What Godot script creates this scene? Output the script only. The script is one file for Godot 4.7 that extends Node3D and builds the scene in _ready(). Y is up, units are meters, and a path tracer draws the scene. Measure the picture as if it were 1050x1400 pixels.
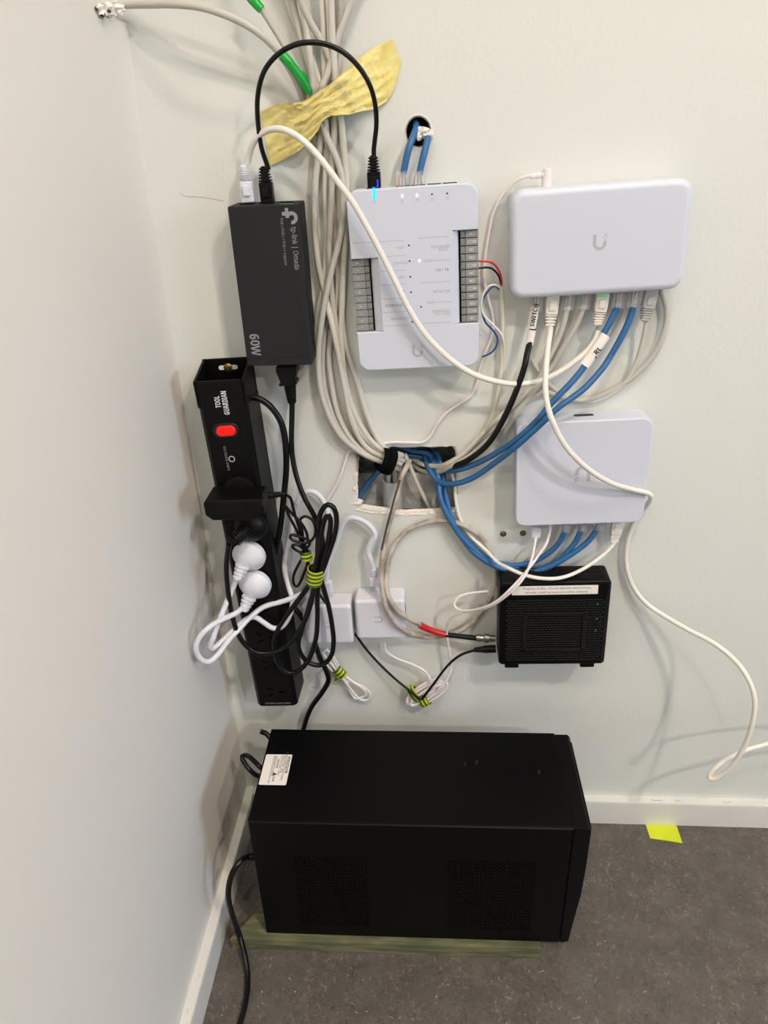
extends Node3D
# A corner of a room: network gear and power leads on a white wall, a black UPS on the floor. Shapes are written in millimetres and committed in metres.
const S := 0.001
var M := {}
var used := {}

class MB:
	var p := PackedVector3Array()
	var uv := PackedVector2Array()
	func tri(a: Vector3, b: Vector3, c: Vector3, ua := Vector2.ZERO, ub := Vector2.ZERO, uc := Vector2.ZERO) -> void:   # counter-clockwise from outside
		p.append(a); p.append(c); p.append(b)
		uv.append(ua); uv.append(uc); uv.append(ub)
	func quad(a: Vector3, b: Vector3, c: Vector3, d: Vector3, ua := Vector2.ZERO, ub := Vector2.ZERO, uc := Vector2.ZERO, ud := Vector2.ZERO) -> void:
		tri(a, b, c, ua, ub, uc)
		tri(a, c, d, ua, uc, ud)

# ---------------------------------------------------------------- mesh helpers
func finish(mb: MB, xf := Transform3D.IDENTITY, sharp := 42.0) -> ArrayMesh:
	var n := mb.p.size()
	var pos := PackedVector3Array(); pos.resize(n)
	var fn := PackedVector3Array(); fn.resize(n / 3)
	var near := {}
	for i in n:
		pos[i] = xf * mb.p[i]
	for f in n / 3:
		var nn := (pos[f * 3 + 2] - pos[f * 3]).cross(pos[f * 3 + 1] - pos[f * 3])
		fn[f] = nn
		for k in 3:
			var key := Vector3i((pos[f * 3 + k] * 200.0).round())
			if not near.has(key):
				near[key] = []
			near[key].append(f)
	var nor := PackedVector3Array(); nor.resize(n)
	var lim := cos(deg_to_rad(sharp))
	for f in n / 3:
		var own := fn[f].normalized()
		for k in 3:
			var s := Vector3.ZERO
			for g in near[Vector3i((pos[f * 3 + k] * 200.0).round())]:
				if fn[g].normalized().dot(own) > lim:
					s += fn[g]
			nor[f * 3 + k] = s.normalized() if s.length() > 1e-12 else (own if own.length() > 0.5 else Vector3.UP)
	for i in n:
		pos[i] = pos[i] * S
	var arr := []
	arr.resize(Mesh.ARRAY_MAX)
	arr[Mesh.ARRAY_VERTEX] = pos
	arr[Mesh.ARRAY_NORMAL] = nor
	arr[Mesh.ARRAY_TEX_UV] = mb.uv
	var m := ArrayMesh.new()
	m.add_surface_from_arrays(Mesh.PRIMITIVE_TRIANGLES, arr)
	return m

func numbered(called: String) -> String:
	used[called] = used.get(called, -1) + 1
	return called if used[called] == 0 else "%s_%03d" % [called, used[called]]

# commit a builder as one mesh; a mesh written in world millimetres goes under its root through the root's own transform
func put(mb: MB, called: String, m: Material, parent: Node = self, world := false) -> MeshInstance3D:
	var xf := Transform3D.IDENTITY
	if world and parent != self:
		var t: Transform3D = parent.transform
		t.origin /= S
		xf = t.affine_inverse()
	var o := MeshInstance3D.new()
	o.mesh = finish(mb, xf)
	o.material_override = m
	o.name = numbered(called) if parent == self else called
	parent.add_child(o, true)
	return o

func share(mesh: Mesh, called: String, m: Material, parent: Node, at: Vector3) -> MeshInstance3D:
	var o := MeshInstance3D.new()
	o.mesh = mesh; o.material_override = m; o.name = called; o.position = at * S
	parent.add_child(o, true)
	return o

func tag(o: Node, label := "", category := "", group := "", kind := "") -> void:
	if label: o.set_meta("label", label)
	if category: o.set_meta("category", category)
	if group: o.set_meta("group", group)
	if kind: o.set_meta("kind", kind)

func thing(called: String, label: String, category: String, at: Vector3, turn := 0.0, group := "") -> Node3D:
	var o := Node3D.new()
	o.name = numbered(called); o.position = at * S; o.rotation_degrees.z = turn
	add_child(o)
	tag(o, label, category, group)
	return o

func rr(w: float, h: float, r: float, seg := 6) -> PackedVector2Array:
	var o := PackedVector2Array()
	for c in 4:
		var cx := (w / 2 - r) * (1 if c in [0, 3] else -1)
		var cy := (h / 2 - r) * (1 if c in [0, 1] else -1)
		if r <= 0.01:
			o.append(Vector2(cx, cy))
		else:
			for i in seg + 1:
				var a := (c + float(i) / seg) * PI / 2
				o.append(Vector2(cx + cos(a) * r, cy + sin(a) * r))
	return o

func circle(r: float, n := 20) -> PackedVector2Array:
	var o := PackedVector2Array()
	for i in n:
		o.append(Vector2.from_angle(TAU * i / n) * r)
	return o

func inset(poly: PackedVector2Array, d: float) -> PackedVector2Array:
	var o := PackedVector2Array()
	var n := poly.size()
	for i in n:
		var a := (poly[i] - poly[(i + n - 1) % n]).normalized()
		var b := (poly[(i + 1) % n] - poly[i]).normalized()
		var na := Vector2(-a.y, a.x)
		var nb := Vector2(-b.y, b.x)
		var m := (na + nb).normalized()
		o.append(poly[i] + m * d / maxf(0.35, m.dot(na)))
	return o

# a counter-clockwise outline drawn out from z0 to z1, with a rounded front (and back) edge
func prism(mb: MB, poly: PackedVector2Array, z0: float, z1: float, bev := 0.0, seg := 3, xf := Transform3D.IDENTITY, back := 0.0) -> void:
	if Geometry2D.is_polygon_clockwise(poly):
		poly = poly.duplicate()
		poly.reverse()
	var rings := []
	if back > 0.0:
		rings.append([inset(poly, back), z0]); rings.append([poly, z0 + back])
	else:
		rings.append([poly, z0])
	if bev > 0.0:
		for i in seg + 1:
			var a := PI / 2 * i / seg
			rings.append([inset(poly, bev * (1 - cos(a))), z1 - bev + bev * sin(a)])
	else:
		rings.append([poly, z1])
	var n := poly.size()
	for k in rings.size() - 1:
		for i in n:
			var j := (i + 1) % n
			var a: Vector2 = rings[k][0][i]
			var b: Vector2 = rings[k][0][j]
			var c: Vector2 = rings[k + 1][0][j]
			var d: Vector2 = rings[k + 1][0][i]
			var lo: float = rings[k][1]
			var hi: float = rings[k + 1][1]
			mb.quad(xf * Vector3(a.x, a.y, lo), xf * Vector3(b.x, b.y, lo), xf * Vector3(c.x, c.y, hi), xf * Vector3(d.x, d.y, hi), a / 100, b / 100, c / 100, d / 100)
	for e in 2:
		var ring: PackedVector2Array = rings[-1][0] if e else rings[0][0]
		var z: float = rings[-1][1] if e else rings[0][1]
		var idx := Geometry2D.triangulate_polygon(ring)
		if idx.is_empty():
			for i in range(1, ring.size() - 1):
				idx.append(0); idx.append(i); idx.append(i + 1)
		for t in idx.size() / 3:
			var a := ring[idx[t * 3]]
			var b := ring[idx[t * 3 + 1]]
			var c := ring[idx[t * 3 + 2]]
			if ((b - a).cross(c - a) > 0) != (e == 1):
				var h := b
				b = c; c = h
			mb.tri(xf * Vector3(a.x, a.y, z), xf * Vector3(b.x, b.y, z), xf * Vector3(c.x, c.y, z), a / 100, b / 100, c / 100)

func box(mb: MB, c: Vector3, s: Vector3, bev := 0.0, xf := Transform3D.IDENTITY) -> void:
	prism(mb, rr(s.x, s.y, bev, 2), -s.z / 2, s.z / 2, bev, 2, xf * Transform3D(Basis.IDENTITY, c), bev)

# a profile of Vector2(radius, height) turned about y
func lathe(mb: MB, prof: Array, n := 16, xf := Transform3D.IDENTITY) -> void:
	var run := 0.0
	for k in prof.size() - 1:
		var p0: Vector2 = prof[k]
		var p1: Vector2 = prof[k + 1]
		var to := run + p0.distance_to(p1)
		for i in n:
			var a := TAU * i / n
			var b := TAU * (i + 1) / n
			var q := [Vector3(cos(a) * p0.x, p0.y, -sin(a) * p0.x), Vector3(cos(b) * p0.x, p0.y, -sin(b) * p0.x), Vector3(cos(b) * p1.x, p1.y, -sin(b) * p1.x), Vector3(cos(a) * p1.x, p1.y, -sin(a) * p1.x)]
			var u0 := float(i) / n
			var u1 := float(i + 1) / n
			if p0.x > 0.001:
				mb.tri(xf * q[0], xf * q[1], xf * q[2], Vector2(u0, run / 10), Vector2(u1, run / 10), Vector2(u1, to / 10))
			if p1.x > 0.001:
				mb.tri(xf * q[0], xf * q[2], xf * q[3], Vector2(u0, run / 10), Vector2(u1, to / 10), Vector2(u0, to / 10))
		run = to

func orient(pos: Vector3, dir: Vector3, front := Vector3(0, 0, 1)) -> Transform3D:
	var y := dir.normalized()
	var z := (front - y * front.dot(y)).normalized()
	return Transform3D(Basis(y.cross(z), y, z), pos)

func smooth(pts: Array, step := 5.0) -> PackedVector3Array:
	var o := PackedVector3Array()
	for i in pts.size() - 1:
		var a: Vector3 = pts[maxi(i - 1, 0)]
		var b: Vector3 = pts[i]
		var c: Vector3 = pts[i + 1]
		var d: Vector3 = pts[mini(i + 2, pts.size() - 1)]
		var len := b.distance_to(c)
		var t1 := (c - a).normalized() * len if i > 0 else (c - b)
		var t2 := (d - b).normalized() * len if i + 2 < pts.size() else (c - b)
		var n := maxi(1, int(ceil(len / step)))
		for k in n:
			var t := float(k) / n
			o.append(b * (2 * t * t * t - 3 * t * t + 1) + t1 * (t * t * t - 2 * t * t + t) + c * (-2 * t * t * t + 3 * t * t) + t2 * (t * t * t - t * t))
	o.append(pts[-1])
	return o

func tube(mb: MB, pts: Array, r: float, n := 10, step := 4.0, taper := -1.0) -> void:
	var c := smooth(pts, step)
	var side := Vector3.ZERO
	var old := []
	var run := 0.0
	for i in c.size():
		var d := (c[mini(i + 1, c.size() - 1)] - c[maxi(i - 1, 0)]).normalized()
		if i == 0:
			side = d.cross(Vector3(0.13, 0.2, 0.97)).normalized()
		side = (side - d * side.dot(d)).normalized()
		var up := d.cross(side)
		var rad := r if taper < 0 else lerpf(r, taper, float(i) / (c.size() - 1))
		var ring := []
		for k in n:
			var a := TAU * k / n
			ring.append(c[i] + (side * cos(a) + up * sin(a)) * rad)
		var to := run + (c[i].distance_to(c[i - 1]) if i else 0.0)
		if i:
			for k in n:
				var j := (k + 1) % n
				mb.quad(old[k], old[j], ring[j], ring[k], Vector2(float(k) / n, run / 20), Vector2(float(k + 1) / n, run / 20), Vector2(float(k + 1) / n, to / 20), Vector2(float(k) / n, to / 20))
		if i == 0:
			for k in range(1, n - 1):
				mb.tri(ring[0], ring[k + 1], ring[k])
		elif i == c.size() - 1:
			for k in range(1, n - 1):
				mb.tri(ring[0], ring[k], ring[k + 1])
		run = to
		old = ring

func cable(called: String, label: String, group: String, pts: Array, r: float, m: Material, parts := true) -> Node3D:
	var mb := MB.new()
	tube(mb, pts, r)
	if not parts:
		var o := put(mb, called, m)
		tag(o, label, "cable", group)
		return o
	var t := thing(called, label, "cable", pts[0], 0, group)
	put(mb, "jacket", m, t, true)
	return t

func text(parent: Node, s: String, size: float, at: Vector3, m: Material, turn := 0.0, bold := false, wide := 1.0) -> MeshInstance3D:
	var tm := TextMesh.new()
	var f := SystemFont.new()
	f.font_names = PackedStringArray(["Droid Sans"])
	f.font_weight = 700 if bold else 400
	tm.font = f; tm.text = s; tm.font_size = 32; tm.pixel_size = size * S / 32.0 * 1.37; tm.depth = 0.00012; tm.curve_step = 2.0
	tm.horizontal_alignment = HORIZONTAL_ALIGNMENT_CENTER
	tm.vertical_alignment = VERTICAL_ALIGNMENT_CENTER
	var o := MeshInstance3D.new()
	o.mesh = tm; o.material_override = m; o.name = "lettering"; o.position = at * S; o.rotation_degrees.z = turn; o.scale.x = wide
	parent.add_child(o, true)
	return o

# the «U» mark with its three loose pixels
func u_mark(parent: Node, at: Vector3, size: float, m: Material, turn := 0.0, thin := 1.0) -> void:
	var mb := MB.new()
	var o := PackedVector2Array()
	for i in 13:
		var a := PI + PI * i / 12
		o.append(Vector2(cos(a) * size / 2, sin(a) * size / 2 - size * 0.08))
	o.append(Vector2(size / 2, size * 0.08)); o.append(Vector2(size * 0.27 * 1.0, size * 0.08))
	for i in 13:
		var a := TAU - PI * i / 12
		o.append(Vector2(cos(a) * size * (0.5 - 0.23 * thin), sin(a) * size * (0.5 - 0.23 * thin) - size * 0.08))
	o.append(Vector2(-size * (0.5 - 0.23 * thin), size * 0.55)); o.append(Vector2(-size / 2, size * 0.55))
	prism(mb, o, 0, 0.12)
	for q in [Vector2(0.4, 0.2), Vector2(0.28, 0.3), Vector2(0.47, 0.4), Vector2(0.36, 0.47), Vector2(0.46, 0.56)]:
		box(mb, Vector3(q.x * size, q.y * size, 0.06), Vector3(size * 0.1, size * 0.1, 0.12))
	var r := put(mb, "u_mark", m, parent)
	r.position = at * S
	r.rotation_degrees.z = turn

# ---------------------------------------------------------------- materials
func mat(called: String, c: String, rough := 0.5, spec := 0.5, metal := 0.0) -> StandardMaterial3D:
	var m := StandardMaterial3D.new()
	m.resource_name = called; m.albedo_color = Color(c); m.roughness = rough; m.metallic_specular = spec; m.metallic = metal
	M[called] = m
	return m

func glow(called: String, c: String, e: float) -> void:
	var m := mat(called, c, 0.4)
	m.emission_enabled = true; m.emission = Color(c); m.emission_energy_multiplier = e

func noise(freq: float, seed_: int, oct := 4, kind := FastNoiseLite.TYPE_SIMPLEX_SMOOTH) -> FastNoiseLite:
	var n := FastNoiseLite.new()
	n.noise_type = kind; n.frequency = freq; n.seed = seed_; n.fractal_octaves = oct
	return n

func noise_tex(n: FastNoiseLite, size: int, ramp: Array = [], normal := 0.0) -> NoiseTexture2D:
	var t := NoiseTexture2D.new()
	t.width = size; t.height = size; t.seamless = true; t.noise = n; t.generate_mipmaps = false
	if ramp:
		var g := Gradient.new()
		var off := PackedFloat32Array()
		var col := PackedColorArray()
		for r in ramp:
			off.append(r[0]); col.append(Color(r[1]))
		g.offsets = off; g.colors = col
		t.color_ramp = g
	if normal > 0.0:
		t.as_normal_map = true; t.bump_strength = normal
	return t

func triplanar(m: StandardMaterial3D, scale: float) -> void:
	m.uv1_triplanar = true; m.uv1_world_triplanar = true; m.uv1_scale = Vector3.ONE * scale

func stripes(a: Color, b: Color) -> ImageTexture:
	var im := Image.create(32, 64, false, Image.FORMAT_RGB8)
	var rng := RandomNumberGenerator.new()
	rng.seed = 5
	for y in 64:
		for x in 32:
			var slope := y + int(3.0 * sin(TAU * x / 32.0))
			var c := a if posmod(slope, 32) < 17 else b
			im.set_pixel(x, y, c.darkened(rng.randf() * 0.06))
	return ImageTexture.create_from_image(im)

func printed_jacket(base: Color, ink: Color, sd: int) -> ImageTexture:   # a cable jacket with a faint line of print along it
	var im := Image.create(64, 512, false, Image.FORMAT_RGB8)
	var rng := RandomNumberGenerator.new()
	rng.seed = sd
	for y in 512:
		var shade := rng.randf() * 0.02
		for x in 64:
			im.set_pixel(x, y, base.darkened(shade + rng.randf() * 0.02))
	var y0 := 0
	while y0 < 500:
		var l := rng.randi_range(2, 5)
		if y0 % 160 < 120:
			for x in range(12, 18):
				for k in l:
					if rng.randf() < 0.62:
						im.set_pixel(x, y0 + k, base.lerp(ink, 0.75))
		y0 += l + 2
	return ImageTexture.create_from_image(im)

func flecked(size: int, count: int) -> ImageTexture:   # fine speckle with short pale scratches, as a multiplier
	var im := Image.create(size, size, false, Image.FORMAT_RGB8)
	var rng := RandomNumberGenerator.new()
	rng.seed = 12
	for y in size:
		for x in size:
			var g := 0.68 + 0.10 * (rng.randf() + rng.randf() - 1.0)
			im.set_pixel(x, y, Color(g, g * 0.995, g * 0.985))
	for k in count:
		var p := Vector2(rng.randf() * size, rng.randf() * size)
		var d := Vector2.from_angle(rng.randf() * TAU)
		var v := 0.74 + 0.26 * rng.randf() * rng.randf()
		if rng.randf() < 0.3:
			v = 0.58
		var wide := rng.randi_range(1, 3)
		for s in rng.randi_range(3, 14):
			p += d
			d = d.rotated(rng.randf_range(-0.3, 0.3))
			im.fill_rect(Rect2i(posmod(int(p.x), size - 4), posmod(int(p.y), size - 4), wide, wide), Color(v, v * 0.99, v * 0.97))
	return ImageTexture.create_from_image(im)

func make_materials() -> void:
	var w := mat("wall_paint", "dcdfda", 0.55, 0.4)
	w.normal_enabled = true; w.normal_scale = 0.2
	w.normal_texture = noise_tex(noise(0.03, 3, 4), 512, [], 3.0)
	triplanar(w, 10.0)
	var w2 := mat("left_paint", "e5e1d9", 0.5, 0.4)
	w2.normal_enabled = true; w2.normal_scale = 0.18
	w2.normal_texture = noise_tex(noise(0.012, 4, 3), 512, [], 3.0)
	triplanar(w2, 5.0)
	mat("trim_paint", "dcdcd6", 0.35, 0.5)
	mat("scuff", "a5a096", 0.8)
	mat("far_wall_paint", "908e8a", 0.8)
	mat("ceiling_paint", "c0beb9", 0.8)
	var p := mat("plaster", "ffffff", 0.95, 0.2)
	p.albedo_texture = noise_tex(noise(0.05, 8, 4), 256, [[0.0, "c9bdae"], [0.4, "e6dfd5"], [1.0, "f6f2ec"]])
	triplanar(p, 30.0)
	var f := mat("floor_vinyl", "ffffff", 0.5, 0.4)
	var cloud := noise(0.008, 11, 6)
	f.albedo_texture = noise_tex(cloud, 1024, [[0.0, "7f7975"], [0.4, "89837e"], [0.6, "8d8782"], [1.0, "98928c"]])
	f.roughness_texture = noise_tex(noise(0.05, 14, 3), 512, [[0.0, "6a6a6a"], [1.0, "b0b0b0"]])
	f.detail_enabled = true; f.detail_blend_mode = BaseMaterial3D.BLEND_MODE_MUL
	f.detail_albedo = flecked(1024, 9000)
	triplanar(f, 2.2)
	mat("lint", "b9b0a6", 0.9)
	var g := mat("timber", "ffffff", 0.75, 0.3)
	g.albedo_texture = noise_tex(noise(0.02, 31, 4), 512, [[0.0, "4d4f39"], [0.45, "5f634a"], [0.6, "6e6e52"], [1.0, "83795c"]])
	g.uv1_triplanar = true; g.uv1_world_triplanar = true; g.uv1_scale = Vector3(1.2, 9, 9)
	mat("timber_cut", "6b4630", 0.9)
	var u := mat("ups_metal", "040405", 0.46, 0.28)
	u.normal_enabled = true; u.normal_scale = 0.12; u.normal_texture = noise_tex(noise(0.25, 41, 2), 512, [], 2.0)
	triplanar(u, 10.0)
	mat("ups_plastic", "070708", 0.45, 0.28)
	mat("dust", "2a2a2b", 0.9, 0.2)
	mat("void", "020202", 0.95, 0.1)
	mat("black_plastic", "0a0a0b", 0.42, 0.28)
	mat("grille_black", "222223", 0.3, 0.5)
	mat("black_gloss", "121213", 0.28, 0.5)
	mat("black_rubber", "0f0f10", 0.4, 0.3)
	mat("black_cable", "0c0c0d", 0.3, 0.4)
	mat("injector_plastic", "2a2a2c", 0.6, 0.25)
	mat("print_grey", "8f8f96", 0.6)
	mat("print_light", "e4e4e6", 0.6)
	mat("print_dark", "3a3a3e", 0.7)
	mat("print_faint", "9a9aa0", 0.7)
	mat("print_black", "0f0f10", 0.7)
	mat("device_white", "d1d6e3", 0.38, 0.5)
	mat("device_edge", "dcd8db", 0.42, 0.5)
	mat("mark_grey", "b4b4bc", 0.3, 0.5)
	mat("terminal_grey", "8b8d8c", 0.55)
	mat("terminal_lever", "858786", 0.5)
	mat("white_cable", "e8e5dc", 0.4, 0.5)
	mat("cool_white", "dcdde6", 0.35, 0.5)
	mat("cream_cable", "d8d4bf", 0.45)
	mat("thin_white", "ebe4e6", 0.35)
	mat("blue_cable", "2a6396", 0.42, 0.5)
	mat("red_wire", "c3222a", 0.4)
	mat("orange_wire", "cf6a48", 0.5)
	mat("blue_wire", "1f4b8a", 0.4)
	mat("brass", "8d7745", 0.35, 0.5, 0.9)
	mat("steel", "8f8b84", 0.35, 0.5, 0.85)
	mat("dark_steel", "3c3830", 0.5, 0.5, 0.5)
	mat("gold_pin", "c79a3a", 0.3, 0.5, 0.9)
	mat("conduit", "b4b4b2", 0.5)
	mat("velcro", "101012", 0.95, 0.1)
	mat("label_white", "eeeae4", 0.6)
	mat("red_tape", "c01c20", 0.35)
	mat("green_tape", "12a53c", 0.3)
	mat("neon_tape", "d3e021", 0.5)
	mat("dirt", "4d4136", 0.9)
	var cav := mat("cavity", "ffffff", 0.9, 0.2)
	cav.albedo_texture = noise_tex(noise(0.02, 51, 5), 512, [[0.0, "8d908e"], [0.5, "b2b5b3"], [1.0, "dcdcd8"]])
	triplanar(cav, 4.0)
	var st := mat("stud_wood", "ffffff", 0.9, 0.2)
	st.albedo_texture = noise_tex(noise(0.03, 53, 4), 256, [[0.0, "8a7355"], [1.0, "d0b894"]])
	triplanar(st, 12.0)
	for i in 4:
		var gc := mat("grey_cable_%d" % i, "ffffff", 0.5, 0.4)
		gc.albedo_texture = printed_jacket(Color(["d0cdc2", "c6c4ba", "d6d3c9", "bfbdb4"][i]), Color("55534e"), 60 + i)
	var cx := mat("dirty_coax", "ffffff", 0.7, 0.3)
	cx.albedo_texture = noise_tex(noise(0.02, 71, 5), 256, [[0.0, "7d7264"], [0.36, "a59c8f"], [0.55, "bcb5a9"], [1.0, "d0cabf"]])
	triplanar(cx, 9.0)
	var tp := mat("masking_tape", "ffffff", 0.7, 0.3)
	tp.albedo_texture = noise_tex(noise(0.02, 81, 4), 256, [[0.0, "e0cf78"], [0.5, "ebdc92"], [1.0, "f2e6a6"]])
	triplanar(tp, 14.0)
	tp.backlight_enabled = true; tp.backlight = Color(0.25, 0.22, 0.1)
	var et := mat("earth_tape", "ffffff", 0.35, 0.5)
	et.albedo_texture = stripes(Color("1f6b2a"), Color("d2cb1e"))
	var cl := mat("clear_plug", "eef0f0", 0.12, 0.5)
	cl.transparency = BaseMaterial3D.TRANSPARENCY_ALPHA
	cl.albedo_color.a = 0.16
	var pane := mat("window_glass", "f4f8f8", 0.02, 0.5)
	pane.transparency = BaseMaterial3D.TRANSPARENCY_ALPHA
	pane.albedo_color.a = 0.04
	glow("led_blue", "1038ff", 3.0)
	glow("led_cyan", "18b4ff", 2.2)
	glow("led_white", "ffffff", 1.6)
	glow("led_green", "2fbf3a", 0.35)
	glow("led_pale_green", "8fd6a0", 0.15)
	glow("switch_red", "e0100a", 0.35)
	glow("lamp_warm", "fff0dc", 3.0)
	glow("lamp_cool", "e4efff", 3.0)

# ---------------------------------------------------------------- lamps
func downlight(x: float, z: float, energy: float, label: String) -> void:
	var t := thing("ceiling_light", label, "light", Vector3(x, 2500, z), 0, "round ceiling downlights")
	var fr := MB.new()
	lathe(fr, [Vector2(56, 0), Vector2(74, 0), Vector2(73, -4), Vector2(66, -7), Vector2(58, -7), Vector2(56, -3), Vector2(56, 0)], 32)
	put(fr, "trim_ring", M.trim_paint, t)
	var df := MB.new()
	lathe(df, [Vector2(0, -4.5), Vector2(56, -4.5), Vector2(56, -1), Vector2(0, -1)], 32)
	put(df, "diffuser", M.lamp_warm, t)
	var l := AreaLight3D.new()
	l.name = "downlight_glow"
	l.area_size = Vector2(100, 100) * S
	l.light_energy = energy; l.light_color = Color("fff1e2"); l.shadow_enabled = true
	l.area_range = 12.0; l.area_attenuation = 2.0
	l.position = Vector3(0, -9, 0) * S
	l.rotation_degrees.x = -90
	t.add_child(l)
# ---------------------------------------------------------------- small shared shapes
func loc(root: Node3D, world: Vector3) -> Vector3:   # world millimetres into a root's own millimetres
	return root.transform.affine_inverse() * (world * S) / S

func lump(mb: MB, c: Vector3, s: Vector3, sd: int, rough := 0.35) -> void:
	var n := noise(0.9, sd, 3)
	var rows := 7
	var cols := 10
	var g := []
	for i in rows + 1:
		var row := []
		for j in cols:
			var th := PI * i / rows
			var ph := TAU * j / cols
			var d := Vector3(sin(th) * cos(ph), cos(th), sin(th) * sin(ph))
			row.append(c + d * s * (1.0 + rough * n.get_noise_3dv(d * 1.7)))
		g.append(row)
	for i in rows:
		for j in cols:
			var k := (j + 1) % cols
			mb.quad(g[i][j], g[i][k], g[i + 1][k], g[i + 1][j])

func jag(pts: Array, amp: float, step: float, sd: int) -> PackedVector2Array:
	var rng := RandomNumberGenerator.new()
	rng.seed = sd
	var o := PackedVector2Array()
	for i in pts.size():
		var a := Vector2(pts[i].x, pts[i].y)
		var b := Vector2(pts[(i + 1) % pts.size()].x, pts[(i + 1) % pts.size()].y)
		var n := maxi(1, int(a.distance_to(b) / step))
		for k in n:
			o.append(a.lerp(b, float(k) / n) + Vector2(rng.randf_range(-amp, amp), rng.randf_range(-amp, amp)))
	if Geometry2D.is_polygon_clockwise(o):
		o.reverse()
	return o

# a modular plug standing in its port: pos is where it leaves the port, dir points along the cable
func modular_plug(root: Node3D, pos: Vector3, dir: Vector3, boot: Material, booted: bool, front := Vector3(0, 0, 1), ribs := 5) -> void:
	var xf := orient(pos, dir, front)
	var b := MB.new()
	if not booted:
		box(b, Vector3(0, 3, 0), Vector3(11.6, 19, 8), 0.4, xf)
		box(b, Vector3(0, 5, 4.9), Vector3(5.5, 13, 0.9), 0.3, xf)
		put(b, "plug", M.clear_plug, root, true)
		var i := 0
		for w in [M.orange_wire, M.blue_wire, M.terminal_grey]:
			var t := MB.new()
			tube(t, [xf * Vector3(0, 13, 0), xf * Vector3(i * 2.6 - 2.6, 6, 1.5), xf * Vector3(i * 3.2 - 3.2, -4, 2)], 0.7, 6)
			put(t, "wire", w, root, true)
			i += 1
		return
	box(b, Vector3(0, 5, 0), Vector3(11.8, 18, 9.2), 1.2, xf)
	box(b, Vector3(0, 6, 5.2), Vector3(6.5, 9, 2.6), 1.0, xf)
	box(b, Vector3(0, 10.5, 4.6), Vector3(9.5, 7, 1.2), 0.5, xf)
	put(b, "plug", boot, root, true)
	var r := MB.new()
	box(r, Vector3(0, 20, 0), Vector3(6.4, 14, 6.0), 1.5, xf)
	for k in ribs:
		var f := 1.0 - 0.06 * k
		box(r, Vector3(0, 15.2 + k * 12.0 / ribs, 0), Vector3(11.0 * f, 7.0 / ribs, 8.6 * f), 0.5, xf)
	put(r, "boot", boot, root, true)

func ribbed(mb: MB, xf: Transform3D, r0: float, r1: float, len: float, n: int) -> void:
	var prof := [Vector2(0, 0)]
	for k in n:
		var r := lerpf(r0, r1, float(k) / maxf(1, n - 1))
		var y := len * k / n
		var d := len / n
		prof.append_array([Vector2(r, y), Vector2(r, y + d * 0.6), Vector2(r * 0.78, y + d * 0.7), Vector2(r * 0.78, y + d)])
	prof.append(Vector2(0, len))
	lathe(mb, prof, 14, xf)

# a few turns of striped tape round a bundle: a flattened sleeve along dir
func tape_wrap(label: String, group: String, c: Vector3, dir: Vector3, len: float, rx: float, rz: float, tail := 0.0, m: Material = null) -> Node3D:
	var t := thing("tape_wrap", label, "tape", c, 0, group)
	var xf := orient(c, dir) * Transform3D(Basis.from_scale(Vector3(rx, 1, rz)), Vector3.ZERO)
	var b := MB.new()
	lathe(b, [Vector2(0.86, -len / 2), Vector2(0.98, -len / 2), Vector2(1.03, -len * 0.2), Vector2(1.0, len * 0.15), Vector2(1.05, len * 0.2), Vector2(0.97, len / 2), Vector2(0.85, len / 2)], 18, xf)
	put(b, "sleeve", m if m else M.earth_tape, t, true)
	if tail:
		var f := MB.new()
		var q := orient(c, dir)
		tube(f, [q * Vector3(rx * 0.9, len * 0.2, rz * 0.3), q * Vector3(rx + tail * 0.5, len * 0.3, rz * 0.6), q * Vector3(rx + tail, len * 0.55, rz * 0.7)], 2.2, 8, 2.0, 1.2)
		put(f, "loose_end", m if m else M.earth_tape, t, true)
	return t

func screw(parent: Node, at: Vector3, r: float, m: Material, called := "screw") -> MeshInstance3D:
	var b := MB.new()
	var xf := orient(at, Vector3(0, 0, 1), Vector3(0, 1, 0))
	lathe(b, [Vector2(0, -1), Vector2(r, -1), Vector2(r, 0.4), Vector2(r * 0.7, 1.1), Vector2(r * 0.3, 1.1), Vector2(r * 0.25, 0.5), Vector2(0, 0.5)], 16, xf)
	for a in 2:
		box(b, at + Vector3(0, 0, 1.0), Vector3(r * 1.2 if a else r * 0.25, r * 0.25 if a else r * 1.2, 0.5))
	return put(b, called, m, parent, true)

func slab_part(parent: Node, called: String, m: Material, w: float, h: float, r: float, z0: float, z1: float, bev: float, at := Vector3.ZERO, seg := 4) -> MeshInstance3D:
	var b := MB.new()
	prism(b, rr(w, h, r, 7), z0, z1, bev, seg, Transform3D(Basis.IDENTITY, at))
	return put(b, called, m, parent)

func box_part(parent: Node, called: String, m: Material, c: Vector3, s: Vector3, bev := 0.0) -> MeshInstance3D:
	var b := MB.new()
	box(b, c, s, bev)
	return put(b, called, m, parent)

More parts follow.
